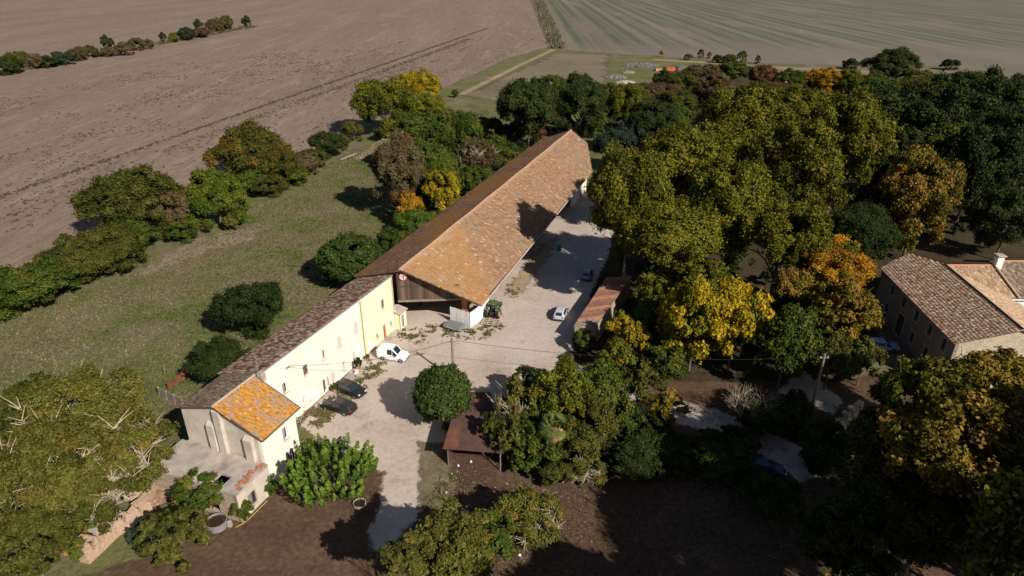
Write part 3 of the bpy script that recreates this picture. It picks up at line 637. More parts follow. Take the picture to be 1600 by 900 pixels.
ls = thing('long_shed', 'long low shed with ribbed rusty brown roof along courtyard edge', 'shed')
A0, A1, A2, A3 = Vector((8.4, 78.4, 2.6)), Vector((11.6, 78.2, 3.3)), Vector((18.5, 92.9, 3.3)), Vector((14.8, 93.8, 2.6))
def lbil(u, v): return (A0*(1-u)+A1*u)*(1-v) + (A3*(1-u)+A2*u)*v
sheet_mats = [plain('shed_rust_a', (0.27,0.12,0.07), (0.13,0.065,0.05), 2.0), plain('shed_rust_b', (0.2,0.11,0.085), (0.1,0.06,0.05), 2.0), plain('shed_rust_c', (0.36,0.18,0.1), (0.17,0.08,0.06), 2.0), plain('shed_grey_sheet', (0.2,0.18,0.18), (0.12,0.1,0.1), 2.0)]
NS = 14
for j in range(NS):
    q = MB(); n = 10; row = []
    v0, v1 = j/NS-.004, (j+1)/NS+.004
    for i in range(n*2+1):
        v = v0 + (v1-v0)*i/(n*2); hz = .05*(i % 2) + .015*(j % 2)
        row.append((lbil(-.02, v)+Vector((0,0,hz)), lbil(1.03, v)+Vector((0,0,hz))))
    vs = [p for r in row for p in r]; q.add(vs, [(2*i, 2*i+1, 2*i+3, 2*i+2) for i in range(n*2)])
    q.build('roof_sheet', sheet_mats[3] if j == 0 else sheet_mats[(j*5) % 3], ls)
wall((A0.x+.15, A0.y+.2), (A1.x-.15, A1.y+.2), -0.1, 2.45, 3.15, .2, [], plain('ochre_plaster', (0.36,0.27,0.2), (0.22,0.16,0.12), 1.2), ls, 'end_wall')
wall((A1.x-.16, A1.y+.2), (A2.x-.16, A2.y-.2), -0.1, 3.1, 3.1, .2, [], m_stone, ls, 'rear_wall')
wall((A2.x-.2, A2.y-.2), (A3.x+.2, A3.y-.2), -0.1, 3.1, 2.45, .2, [], m_stone, ls, 'end_wall')
for j in range(6):
    v = .02+j*.19; P = lbil(.05, v); MB().tube([(P.x, P.y, -.05), (P.x, P.y, P.z-.06)], .1, 8).build('post', m_dwood, ls)

# ------------------------------------------------------------------ the house on the right
RAZ = math.radians(5.4)
rh = thing('stone_house', 'large stone house with mottled pink tiled roof on right edge', 'house', (52.75, 67.7, 0), -RAZ)
RL = 21.5
tile_roof(rh, [(6.7, -0.25, 8.65), (6.7, 18.6, 8.65), (4.2, RL+2.6, 7.85), (-0.35, RL, 6.42), (-0.35, -0.2, 6.42)], (0,1,0), col_right, col_w=0.25, course=0.42, hump=.16)
tile_roof(rh, [(6.72, -0.25, 8.63), (14.0, -0.25, 6.0), (14.0, 12.0, 6.0), (6.72, 17.8, 8.63)], (0,1,0), col_wing, col_w=0.27, course=0.45)
q = MB(); q.tube([(6.7, -.2, 8.72), (6.7, 9, 8.74), (6.7, 18.6, 8.72)], .13, 8); q.build('ridge', m_dwood, rh)
rhw = []
for k, y in enumerate((1.6, 5.2, 9.0, 12.8, 16.6)): rhw.append((RL-y-1.1, RL-y, 4.1, 5.7))
for k, y in enumerate((1.4, 4.6, 8.6, 16.8)): rhw.append((RL-y-1.2, RL-y, 0.4, 2.6) if k in (1, 3) else (RL-y-1.1, RL-y, 1.0, 2.6))
rhw.append((RL-13.9, RL-12.0, 0.05, 3.2))
m_rstone = masonry('grey_stone_wall', [(0.22,0.18,0.15),(0.34,0.285,0.235),(0.28,0.23,0.19)], 2.6, (0.3,0.25,0.21))
m_surround = plain('pale_stone_surround', (0.5,0.44,0.38))
fh = wall((0, RL), (0, 0), -0.1, 6.25, 6.25, 0.45, rhw, m_rstone, rh, 'front_wall')
for (a, b_, c, d) in rhw:
    o = window(fh, a, b_, c, d, rh, 'glass', fmat=m_pgrey, sill=False); f = MB()
    fh.box(f, a-.22, a-.003, 0.003, .05, c-.2, d+.2); fh.box(f, b_+.003, b_+.22, 0.003, .05, c-.2, d+.2); fh.box(f, a-.003, b_+.003, 0.003, .05, d+.003, d+.2); fh.box(f, a-.003, b_+.003, 0.003, .07, c-.2, c-.003)
    f.build('surround', m_surround, o)
fgh = wall((0.01, 0), (13.6, 0), -0.1, 6.3, 6.0, .45, [(3.2, 5.0, 0.1, 3.0), (8.5, 9.6, 1.0, 2.6)], masonry('buff_rubble_wall', [(0.33,0.27,0.2),(0.46,0.38,0.29),(0.52,0.44,0.34)], 2.6, (0.44,0.37,0.28)), rh, 'gable_wall', zmid=(6.7, 8.5))
window(fgh, 3.2, 5.0, 0.1, 3.0, rh, 'closed', m_gwood, sill=False); window(fgh, 8.5, 9.6, 1.0, 2.6, rh, 'glass')
wall((13.6, .01), (13.6, 12), -0.1, 5.85, 5.85, .4, [], m_rstone, rh, 'rear_wall'); wall((6.6, RL), (0, RL), -0.1, 8.0, 6.25, .4, [], m_rstone, rh, 'end_wall')
# rear wing
rw = thing('rear_wing', 'rear wing with orange ridge tiles and white chimney behind stone house', 'house', (61.2, 86.0, 0), 0)
tile_roof(rw, [(0.3, 0, 8.2), (7.3, 0, 8.2), (7.3, -6.2, 6.1), (0.6, -6.2, 6.1)], (1,0,0), col_wing, col_w=.27, course=.45)
tile_roof(rw, [(7.5, 1.2, 8.3), (20, 1.2, 8.3), (20, -6.2, 6.0), (7.5, -6.2, 6.0)], (1,0,0), col_dull, col_w=.27, course=.45)
tile_roof(rw, [(0.3, 0.1, 8.19), (7.3, 0.1, 8.19), (7.3, 5.5, 6.2), (0.3, 5.5, 6.2)], (1,0,0), col_wing, col_w=.27, course=.45)
tile_roof(rw, [(7.5, 1.3, 8.29), (20, 1.3, 8.29), (20, 6.4, 6.2), (7.5, 6.4, 6.2)], (1,0,0), col_dull, col_w=.27, course=.45)
q = MB(); q.tube([(0.2,.05,8.27),(7.3,.05,8.27)], .15, 8); q.tube([(8.3,1.25,8.37),(20,1.25,8.37)], .15, 8); q.build('ridge', plain('orange_ridge_tile', (0.5,0.2,0.1), (0.42,0.16,0.08), 3), rw)
q = MB(); q.tube([(7.4,-.1,8.35),(7.4,-6.2,6.25)], .16, 8); q.build('valley_ridge', plain('pale_ridge_tile', (0.5,0.36,0.26)), rw)
wall((0.4,-5.9),(19.8,-5.9), -.1, 5.9, 5.9, .4, [], m_white, rw, 'front_wall'); wall((19.8,5.6),(.4,5.6), -.1, 6.0, 6.0, .4, [], m_rstone, rw, 'rear_wall')
q = MB(); q.tube([(0.6,-6.3,6.0),(20,-6.35,5.95)], .09, 6); q.build('gutter', m_zinc, rw)
ch = MB(); ch.box(7.3, 8.2, -.5, .4, 7.4, 9.6); co = ch.build('chimney', m_white, rw)
MB().box(7.15, 8.35, -.65, .55, 9.8, 9.95).build('chimney_cap', m_concrete, co)
for x in (7.35, 8.05): MB().box(x-.04, x+.14, -.4, .3, 9.601, 9.799).build('cap_pier', m_brick, co)
MB().tube([(8.6,.6,7.7),(8.6,.6,9.4)], .16, 10).build('flue', m_pwhite, co)

# low garden building behind the rear wing
gb = thing('flat_outbuilding', 'low flat grey outbuilding roof behind the rear wing', 'shed', (61.0, 93.0, 0))
MB().box(0, 11, 0, 3.5, 2.55, 2.75).build('roof', plain('grey_felt', (0.16,0.14,0.135), (0.1,0.09,0.085), 1), gb)
wall((.2,.2),(10.8,.2), -.1, 2.54, 2.54, .2, [], m_rstone, gb, 'wall'); wall((10.8,3.3),(.2,3.3), -.1, 2.54, 2.54, .2, [], m_rstone, gb, 'wall')
#@@PART2
# ------------------------------------------------------------------ foliage
def leaf_mat(name, dark, mid, light, autumn=None, amt=0.0, trans=0.25):
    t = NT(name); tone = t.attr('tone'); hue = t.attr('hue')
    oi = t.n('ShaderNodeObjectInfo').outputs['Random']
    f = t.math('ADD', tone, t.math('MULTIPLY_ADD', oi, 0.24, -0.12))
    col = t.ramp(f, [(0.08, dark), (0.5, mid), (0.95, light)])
    if autumn:
        k = t.n('ShaderNodeMapRange', {0: hue, 1: 1-amt-0.1, 2: 1-amt+0.1}).outputs[0]
        au = t.ramp(tone, [(0.1, tuple(x*0.55 for x in autumn)), (0.9, autumn)])
        col = t.mix(k, col, au)
    t.fin(col, 0.6, 0.1)
    tr = t.n('ShaderNodeBsdfTranslucent', {'Color': col}); mx = t.n('ShaderNodeMixShader', {0: trans})
    t.link(t.p.outputs[0], mx.inputs[1]); t.link(tr.outputs[0], mx.inputs[2]); t.link(mx.outputs[0], t.out.inputs['Surface'])
    return t.m
LM = {
 'plane': leaf_mat('plane_leaf', (0.030,0.037,0.004), (0.098,0.098,0.008), (0.21,0.182,0.02), (0.23,0.165,0.022), 0.15),
 'gold':  leaf_mat('golden_leaf', (0.042,0.038,0.006), (0.13,0.10,0.010), (0.25,0.18,0.022), (0.33,0.19,0.04), 0.35),
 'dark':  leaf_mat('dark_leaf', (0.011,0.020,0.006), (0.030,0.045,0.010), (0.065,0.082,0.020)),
 'green': leaf_mat('green_leaf', (0.018,0.034,0.006), (0.055,0.082,0.011), (0.12,0.145,0.022), (0.19,0.16,0.02), 0.18),
 'yelgr': leaf_mat('yellow_green_leaf', (0.035,0.046,0.006), (0.10,0.115,0.011), (0.20,0.195,0.022), (0.28,0.22,0.018), 0.2),
 'yellow':leaf_mat('yellow_leaf', (0.13,0.105,0.008), (0.37,0.25,0.012), (0.56,0.39,0.022), (0.17,0.17,0.015), 0.32),
 'orange':leaf_mat('orange_leaf', (0.13,0.075,0.008), (0.40,0.18,0.012), (0.60,0.30,0.02), (0.09,0.105,0.012), 0.36),
 'olive': leaf_mat('olive_leaf', (0.026,0.033,0.006), (0.070,0.076,0.013), (0.138,0.130,0.028), (0.15,0.105,0.022), 0.1),
 'brown': leaf_mat('brown_leaf', (0.045,0.036,0.018), (0.10,0.08,0.038), (0.165,0.13,0.065), (0.16,0.09,0.035), 0.3),
 'red':   leaf_mat('red_brown_leaf', (0.06,0.026,0.016), (0.15,0.06,0.036), (0.23,0.10,0.055), (0.09,0.08,0.03), 0.3),
 'tinge': leaf_mat('orange_tinged_leaf', (0.027,0.034,0.006), (0.078,0.080,0.012), (0.145,0.125,0.022), (0.22,0.12,0.018), 0.22),
 'lime':  leaf_mat('lime_green_leaf', (0.024,0.040,0.005), (0.075,0.105,0.010), (0.155,0.175,0.02), (0.2,0.19,0.02), 0.12),
 'bright':leaf_mat('bright_leaf', (0.022,0.042,0.007), (0.075,0.125,0.015), (0.175,0.235,0.03)),
 'fig':   leaf_mat('fig_leaf', (0.016,0.030,0.007), (0.048,0.074,0.014), (0.115,0.145,0.036)),
 'blue':  leaf_mat('blue_green_leaf', (0.016,0.028,0.018), (0.036,0.052,0.03), (0.06,0.08,0.048)),
 'twig':  leaf_mat('sparse_leaf', (0.034,0.039,0.008), (0.095,0.098,0.017), (0.18,0.165,0.035), (0.24,0.15,0.025), 0.17),
}
m_bark = plain('grey_brown_bark', (0.17,0.13,0.095), (0.085,0.065,0.05), 2.5, bump=0.5)
m_palebark = plain('pale_bare_bark', (0.40,0.33,0.24), (0.24,0.19,0.14), 2.5, bump=0.4)

def leaves(P, N, size, asp=0.62):
    """one folded leaf face per point: P (n,3) positions, N normals, size (n,)"""
    n = len(P); N = N/np.linalg.norm(N, axis=1, keepdims=True)
    r = rng.normal(size=(n, 3)); A = np.cross(N, r); A /= np.linalg.norm(A, axis=1, keepdims=True)+1e-9; B_ = np.cross(N, A)
    s = size[:, None]
    V = np.stack([P-A*s, P-B_*s*asp+N*s*.18, P+A*s, P+B_*s*asp-N*s*.12], 1).reshape(-1, 3)
    F = np.arange(n*4).reshape(n, 4); return V, F
def rdir(n): v = rng.normal(size=(n, 3)); return v/np.linalg.norm(v, axis=1, keepdims=True)
def crown_mesh(R, Rz, nl, nleaf, lsize, core=0.5, lobe=(0.2, 0.36), fill=0.82, drop=0.0, dome=False):
    """uneven crown: leaf-covered boughs of different size spread through an ellipsoid"""
    ph = rng.uniform(0, 6.28, 6); kv = rng.normal(size=(6, 3))*1.7
    D = rdir(nl); mk = 0 if dome else 1; D[:, 2] = np.where(rng.random(nl) < 0.72, np.abs(D[:, 2]), D[:, 2]); 
    mod = 1 + mk*0.14*np.sum([np.cos(D@kv[i]*1.6+ph[i]) for i in range(6)], 0)/1.6
    rad = (rng.uniform(core**3, fill**3, nl))**(1/3)*np.clip(mod, .7, 1.2)
    lr = rng.uniform(*lobe, nl)*(1.15-0.35*rad)
    C = D*rad[:, None]
    w = lr**2; cnt = np.maximum((w/w.sum()*nleaf).astype(int), 10); li = np.repeat(np.arange(nl), cnt); n = len(li)
    q = rdir(n)*0.95 + D[li]*0.55 + np.array([0, 0, .28]); q /= np.linalg.norm(q, axis=1, keepdims=True)
    depth = rng.uniform(0.0, 1.0, n)**2
    P = C[li] + q*(lr[li]*(1.02-0.42*depth+0.17*rng.normal(size=n)))[:, None]
    # loose sprays of twigs that break the outline
    ns = nl*7; si = rng.integers(0, nl, ns); sd_ = rdir(ns)*.75+D[si]*.7+np.array([0, 0, .25]); sd_ /= np.linalg.norm(sd_, axis=1, keepdims=True)
    sp = np.repeat(np.arange(ns), 10); al = rng.uniform(.75, 1.75, len(sp)); PS = C[si[sp]]+sd_[sp]*(lr[si[sp]]*al)[:, None]+rng.normal(size=(len(sp), 3))*.022
    P = np.concatenate([P, PS]); q = np.concatenate([q, sd_[sp]]); li = np.concatenate([li, si[sp]]); depth = np.concatenate([depth, np.zeros(len(sp))])
    # leave a leafless heart
    hn = np.linalg.norm(P, axis=1); ok = hn > core*0.72; P = P[ok]; q = q[ok]; li = li[ok]; depth = depth[ok]; n = len(P)
    P = P*np.array([R, R, Rz]); P[:, 2] -= drop*R*(np.hypot(P[:, 0], P[:, 1])/R)**2
    V, F = leaves(P, q+rng.normal(size=(n, 3))*0.55, lsize*rng.uniform(.65, 1.3, n))
    cl = rng.random(nl); hu = rng.random(nl)
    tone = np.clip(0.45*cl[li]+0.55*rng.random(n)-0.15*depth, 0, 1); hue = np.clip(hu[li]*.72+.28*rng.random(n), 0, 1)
    return V, F, np.repeat(tone, 4), np.repeat(hue, 4)
def limb_mesh(seed, n=6, spread=0.62, forks=2):
    """tapered trunk with forking limbs, unit height 1 = crown centre, radius units scaled by object"""
    r = random.Random(seed); mb = MB()
    lean = Vector((r.uniform(-.08,.08), r.uniform(-.08,.08), 0))
    top = Vector((0,0,.62))+lean
    mb.tube([(0,0,-.03), lean*.3+Vector((0,0,.22)), top], [.052, .04, .03], 8)
    for i in range(n):
        w = 6.28*i/n + r.uniform(-.4,.4); e = Vector((math.cos(w)*spread*r.uniform(.6,1.1), math.sin(w)*spread*r.uniform(.6,1.1), r.uniform(.85,1.3)))
        b_ = Vector((0,0,r.uniform(.4,.6)))+lean*.8; m = b_.lerp(e, .5)+Vector((0,0,.06))
        mb.tube([b_, m, e], [.022,.014,.006], 5)
        for k in range(forks):
            f = m.lerp(e, r.uniform(.1,.8)); g_ = f+Vector((r.uniform(-.3,.3), r.uniform(-.3,.3), r.uniform(.05,.3))); mb.tube([f, f.lerp(g_,.5)+Vector((0,0,.02)), g_], [.010,.007,.003], 4)
    return mb
CROWN = {}
def reg(style, cls, R, V, F, tone, hue):
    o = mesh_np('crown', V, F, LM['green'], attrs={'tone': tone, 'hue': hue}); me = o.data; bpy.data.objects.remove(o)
    CROWN.setdefault((style, cls), []).append((me, R))
for style, ls_, dens in (('broad', 0.165, 1.0), ('dense', 0.13, 1.35), ('sparse', 0.14, 0.75)):
    for cls, R, nl, nleaf in (('L', 7.0, 130, 62000), ('M', 4.0, 75, 25000), ('S', 2.0, 36, 8000)):
        for k in range(4 if style == 'broad' and cls != 'S' else 2):
            lf = ls_*(1.15 if cls == 'L' else 1.0 if cls == 'M' else 0.8)
            reg(style, cls, R, *crown_mesh(R, R, nl if style != 'sparse' else int(nl*.8), int(nleaf*dens), lf, core=.45, lobe=(.10,.25) if style != 'dense' else (.15,.3), fill=.9))
for k in range(2): reg('dome', 'M', 4.0, *crown_mesh(4.0, 4.0, 210, 36000, .15, core=.72, lobe=(.12, .2), fill=.88, dome=True))
CROWN[('dome', 'S')] = CROWN[('dome', 'L')] = CROWN[('dome', 'M')]
TRUNK = []
for k in range(4):
    o = limb_mesh(k+3).build('trunk', m_bark); TRUNK.append(o.data); bpy.data.objects.remove(o)
BRANCH = []
for k in range(3):
    o = limb_mesh(k+20, 20, .85, 9).build('branches', m_palebark); BRANCH.append(o.data); bpy.data.objects.remove(o)
TREES = []
def put_tree(P, R, Rz, hc, style, mat, label, cat='tree', group=None, name=None, branches=False):
    cls = 'L' if R > 5.2 else 'M' if R > 2.7 else 'S'
    me, R0 = random.choice(CROWN[(style, cls)])
    nm = name or ('tree' if cat == 'tree' else 'shrub')
    t = thing(nm, label, cat, (P[0], P[1], 0), random.uniform(0, 6.28), group)
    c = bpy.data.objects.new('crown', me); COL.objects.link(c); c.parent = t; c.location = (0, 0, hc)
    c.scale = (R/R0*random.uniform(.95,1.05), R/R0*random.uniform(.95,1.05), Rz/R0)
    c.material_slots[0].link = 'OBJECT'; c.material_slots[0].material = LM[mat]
    tr = bpy.data.objects.new('trunk', random.choice(TRUNK)); COL.objects.link(tr); tr.parent = t
    s = max(R*.9, 0.7); tr.scale = (s, s, min(hc, (hc+.55*Rz)/1.3))
    if branches:
        b_ = bpy.data.objects.new('bare_branch', random.choice(BRANCH)); COL.objects.link(b_); b_.parent = t; b_.scale = (R*1.2, R*1.2, hc+Rz*.16); b2 = bpy.data.objects.new('bare_branch', random.choice(BRANCH)); COL.objects.link(b2); b2.parent = t; b2.scale = (R*1.05, R*1.05, hc+Rz*.1); b2.rotation_euler[2] = 2.1
    TREES.append(t); return t
def tree(px, py, rx, ry, style, mat, label, cat='tree', clear=0.45, hc=None, group=None, name=None, branches=False):
    """crown ellipse as seen in the photo -> place, radius and height of the real tree"""
    h = hc or 3.0
    for _ in range(6):
        P = at(px, py, h); s = pxm(P); R = rx/s
        v = (CAMH-h); dep = math.atan2(v, math.hypot(P[0], P[1]))
        rz2 = ((ry/s)**2 - (R*math.sin(dep))**2)/math.cos(dep)**2
        Rz = min(max(math.sqrt(max(rz2, 0)), .62*R), 1.35*R)
        if hc is None: h = Rz*(1+clear)
    return put_tree(P, R, Rz, h, style, mat, label, cat, group, name, branches)
def shrub(*a, **k): k.setdefault('cat', 'shrub'); k.setdefault('clear', -0.1); return tree(*a, **k)

# hedge along the ploughed field
shrub(18, 462, 54, 42, 'dense', 'green', 'dark green hedge shrub at the left picture edge beside meadow')
shrub(72, 440, 50, 34, 'broad', 'green', 'low spreading hedge shrub second from the left picture edge')
shrub(122, 412, 52, 36, 'broad', 'olive', 'olive hedge shrub left of the large olive brown hedge tree')
shrub(172, 392, 54, 38, 'broad', 'olive', 'low shrub at foot of the large olive brown hedge tree')
shrub(103, 380, 16, 13, 'broad', 'olive', 'small olive bush poking toward the ploughed field from the hedge')
tree(212, 322, 66, 56, 'broad', 'olive', 'largest olive brown tree in the hedge beside ploughed field', clear=-.1)
shrub(268, 335, 30, 36, 'broad', 'brown', 'brownish shrub between olive brown tree and bright green tree')
tree(338, 316, 48, 46, 'broad', 'lime', 'bright green round tree in hedge with dark shadow at left', clear=-.1)
shrub(358, 350, 14, 14, 'sparse', 'twig', 'pale dry grassy tuft at foot of bright green hedge tree')
tree(390, 242, 56, 48, 'broad', 'tinge', 'orange brown tinged tree in hedge above bright green tree', clear=-.05)
tree(432, 262, 38, 36, 'broad', 'tinge', 'olive orange bush right of the orange tinged hedge tree', clear=-.15)
shrub(395, 285, 32, 20, 'broad', 'green', 'low green shrub below the orange tinged hedge tree')
shrub(472, 258, 24, 18, 'broad', 'brown', 'low brownish hedge shrub left of dark round hedge bush')
shrub(513, 229, 28, 22, 'dense', 'dark', 'dark green round bush in hedge near small wooden barrier')
for (x, y, rx, ry, m, l) in [(285, 362, 24, 18, 'green', 'low shrub in gap between large olive tree and green tree'), (300, 350, 20, 16, 'olive', 'small olive shrub touching green hedge tree at left'), (455, 275, 26, 16, 'green', 'low green shrub below the olive orange bush'), (490, 250, 20, 16, 'olive', 'low olive shrub left of dark round hedge bush'), (420, 292, 26, 16, 'olive', 'low olive shrub at foot of the orange tinged tree'), (48, 458, 36, 30, 'olive', 'olive shrub between two left-most hedge shrubs'), (142, 405, 36, 30, 'green', 'green shrub filling hedge left of the largest olive tree'), (530, 222, 18, 14, 'olive', 'low olive shrub right of dark round hedge bush'), (205, 372, 40, 26, 'green', 'low green shrub right below the largest olive tree')]:
    shrub(x, y, rx, ry, 'broad', m, l)
shrub(552, 206, 16, 16, 'sparse', 'twig', 'sparse twiggy shrub left of the yellow green field tree')
tree(598, 165, 50, 44, 'broad', 'yelgr', 'large yellow green tree at corner of ploughed field', clear=.1)
tree(652, 143, 36, 30, 'broad', 'yellow', 'yellow topped tree right of the yellow green field tree', clear=.3)
tree(662, 172, 30, 24, 'broad', 'yelgr', 'yellow green bush under the yellow topped field tree', clear=0)
shrub(711, 147, 7, 6, 'dense', 'green', 'tiny green bush standing alone beside pale field path')
# clump left of the barn
tree(668, 215, 52, 44, 'broad', 'green', 'tall dark green tree at back of clump beside barn roof', clear=.4)
tree(718, 212, 40, 42, 'broad', 'green', 'green tree with yellow patches right in clump behind barn', clear=.4)
tree(622, 272, 42, 58, 'broad', 'brown', 'brown olive tree at left of clump beside barn', clear=.3)
tree(675, 268, 44, 42, 'broad', 'green', 'mid green tree in the middle of clump beside barn', clear=.4)
tree(693, 302, 27, 38, 'broad', 'yellow', 'vivid yellow tree against the barn roof', clear=.3)
tree(640, 328, 22, 26, 'broad', 'orange', 'orange yellow bush below the brown olive tree', clear=.2)
tree(748, 250, 32, 34, 'sparse', 'brown', 'thin brownish tree right of clump against barn roof', clear=.3, branches=True)
shrub(795, 250, 32, 24, 'dense', 'green', 'green shrub against far half of barn roof edge')
shrub(752, 285, 30, 22, 'dense', 'green', 'green shrub against barn roof right of yellow tree')
shrub(655, 352, 34, 24, 'dense', 'bright', 'bright green shrub under the orange yellow bush by barn')
shrub(618, 378, 28, 22, 'dense', 'green', 'small green shrub right of the round dark bay by barn')
tree(548, 408, 50, 40, 'dome', 'fig', 'round dark green tree behind the barn and farmhouse junction', clear=.0)
tree(398, 488, 50, 46, 'dense', 'dark', 'dark green bush on meadow behind the farmhouse', clear=-.15)
shrub(345, 566, 46, 36, 'dense', 'dark', 'dark feathery bush close behind the farmhouse near rusty boards')
# behind the barn far end
tree(826, 172, 50, 50, 'broad', 'dark', 'dark evergreen with red brown patches behind far barn end', clear=.3)
tree(845, 185, 22, 30, 'broad', 'red', 'red brown tree set into the dark evergreen behind barn', clear=.6)
tree(905, 165, 42, 42, 'broad', 'dark', 'dark green tree right of ridge end behind barn', clear=.3)
tree(870, 148, 30, 26, 'broad', 'green', 'green tree between dark evergreens behind barn', clear=.4)
shrub(800, 212, 24, 20, 'dense', 'dark', 'dark green shrub at foot of evergreen left of barn ridge')
tree(978, 165, 30, 34, 'broad', 'yelgr', 'yellow tree standing behind the far end of the barn', clear=.3)
tree(964, 236, 30, 32, 'dense', 'blue', 'blue green conifer beside the far right barn corner', clear=.0)
tree(994, 216, 26, 30, 'dense', 'blue', 'blue green conifer just right of the barn corner conifer', clear=.0)
tree(926, 192, 22, 22, 'broad', 'green', 'light green tree touching far barn roof corner', clear=.0)
tree(1022, 195, 36, 36, 'broad', 'dark', 'shaded dark tree behind plane trees above barn end', clear=.4)
tree(1015, 160, 28, 24, 'broad', 'brown', 'brown bush near junk heaps behind barn', clear=.1)
for (x, y, rx, ry, m, l) in [(1000, 150, 30, 22, 'olive', 'olive scrub bush right of yellow tree behind barn'), (1040, 150, 30, 22, 'brown', 'brown scrub bush left of wood behind barn'), (950, 150, 22, 18, 'olive', 'olive scrub bush left of yellow tree behind barn'), (945, 185, 26, 26, 'dark', 'dark scrub bush between barn end and yellow tree'), (1000, 182, 30, 26, 'olive', 'olive bush below yellow tree behind barn end'), (1050, 190, 34, 30, 'green', 'green bush behind plane trees right of barn end'), (775, 235, 24, 22, 'green', 'green bush against middle of barn roof'), (765, 205, 26, 24, 'olive', 'olive bush left of dark evergreen behind barn'), (735, 285, 26, 26, 'green', 'green bush right of vivid yellow tree'), (650, 300, 26, 28, 'green', 'green bush between brown olive tree and yellow tree'), (700, 340, 22, 16, 'green', 'low green bush under vivid yellow tree against roof'), (870, 190, 26, 24, 'dark', 'dark bush just behind barn ridge end')]:
    tree(x, y, rx, ry, 'broad', m, l, cat='bush', name='bush', clear=-.1)
# plane trees
PG = 'plane trees beside the courtyard'
tree(1085, 268, 84, 74, 'broad', 'plane', 'tallest golden olive plane tree facing the barn roof', hc=13)
tree(984, 312, 66, 92, 'broad', 'plane', 'plane tree shading the barn roof, nearest the barn', hc=14)
tree(1050, 375, 75, 62, 'broad', 'plane', 'plane tree above the long rusty shed', hc=12)
tree(1140, 330, 72, 80, 'broad', 'plane', 'plane tree in middle of the golden mass above yellow tree', hc=14)
tree(1170, 205, 74, 66, 'broad', 'plane', 'plane tree behind the tallest one toward striped field', hc=15)
tree(1240, 275, 78, 80, 'broad', 'plane', 'broad plane tree in centre of the right wood', hc=15)
tree(1315, 225, 66, 76, 'broad', 'plane', 'golden plane tree next to the dark evergreens', hc=15)
tree(1220, 370, 66, 60, 'broad', 'plane', 'plane tree directly behind the orange tree', hc=12)
tree(1255, 180, 60, 42, 'broad', 'plane', 'plane crown at the back of the wood below red bush', hc=13)
tree(1435, 318, 58, 78, 'broad', 'gold', 'tawny gold tree behind the stone house', clear=.25)
tree(1345, 362, 52, 46, 'dense', 'dark', 'dark green tree between plane trees and tawny tree', clear=.3)
tree(1100, 440, 46, 34, 'broad', 'plane', 'small plane tree right behind the big yellow tree', hc=8)
# undergrowth that fills the wood between the trunks
V_, F_, T_, H_ = [], [], [], []; base_n = 0
for k in range(170):
    while True:
        q = at(random.uniform(985, 1640), random.uniform(135, 590), 0)
        if poly_sd(np.array([q.x]), np.array([q.y]), gp([(1000, 330), (1000, 200), (1050, 145), (1300, 138), (1640, 165), (1640, 395), (1480, 385), (1390, 400), (1290, 560), (1020, 560), (990, 430)]))[0] > 0: break
    R_ = random.uniform(1.2, 2.6); v, f_, tn_, hu_ = crown_mesh(R_, R_*random.uniform(.7, 1.3), 14, 900, .2, core=.4, lobe=(.2, .4))
    V_.append(v+np.array([q.x, q.y, R_*.75])); F_.append(f_+base_n); base_n += len(v); T_.append(tn_*.8); H_.append(hu_)
ug = mesh_np('undergrowth', np.concatenate(V_), np.concatenate(F_), LM['dark'], attrs={'tone': np.concatenate(T_), 'hue': np.concatenate(H_)}); tag(ug, 'dark tangled undergrowth between trunks of the right wood', 'undergrowth', kind='stuff')
# dark wood on the right
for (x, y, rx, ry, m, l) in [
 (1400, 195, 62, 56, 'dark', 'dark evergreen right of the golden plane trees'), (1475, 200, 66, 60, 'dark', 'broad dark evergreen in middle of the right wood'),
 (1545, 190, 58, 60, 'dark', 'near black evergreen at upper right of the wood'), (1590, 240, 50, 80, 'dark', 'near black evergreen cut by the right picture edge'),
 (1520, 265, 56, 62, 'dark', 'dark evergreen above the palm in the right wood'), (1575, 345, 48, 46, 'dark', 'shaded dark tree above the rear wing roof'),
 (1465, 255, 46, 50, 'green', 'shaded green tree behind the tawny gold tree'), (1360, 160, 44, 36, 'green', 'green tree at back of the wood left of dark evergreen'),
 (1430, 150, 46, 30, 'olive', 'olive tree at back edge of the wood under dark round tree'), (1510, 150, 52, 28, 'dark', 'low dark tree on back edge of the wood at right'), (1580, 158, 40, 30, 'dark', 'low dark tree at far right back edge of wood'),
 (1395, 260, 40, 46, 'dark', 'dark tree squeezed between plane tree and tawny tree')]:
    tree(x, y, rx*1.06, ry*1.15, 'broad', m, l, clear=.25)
for (x, y, rx, ry, m, l) in [
 (1395, 101, 40, 25, 'dark', 'dark round tree standing out against the striped field'), (1190, 120, 22, 20, 'red', 'red brown bush at back edge of wood near track'),
 (1145, 113, 26, 15, 'green', 'green bush beside red brown bush by farm track'), (1098, 120, 32, 20, 'brown', 'grey brown bush near the orange machine'),
 (1060, 138, 34, 24, 'olive', 'dull olive bush below the orange machine'), (1035, 125, 14, 14, 'dark', 'small dark bush left of the orange machine'),
 (1240, 128, 26, 18, 'green', 'green bush on back edge right of red bush'), (1285, 128, 28, 20, 'orange', 'orange tinged bush at back edge of the wood'),
 (1325, 130, 30, 20, 'yelgr', 'yellow green bush left of dark round tree'), (1362, 134, 26, 20, 'olive', 'olive bush under left side of dark round tree'),
 (1210, 145, 26, 18, 'red', 'second red brown bush just inside the wood'), (1118, 142, 34, 24, 'brown', 'brown bush behind plane trees near track'),
 (1185, 150, 30, 22, 'olive', 'olive bush behind the back plane tree'), (1055, 165, 30, 26, 'olive', 'olive bush behind tallest plane tree left side')]:
    tree(x, y, rx, ry, 'broad', m, l, clear=.1, cat='bush', name='bush')
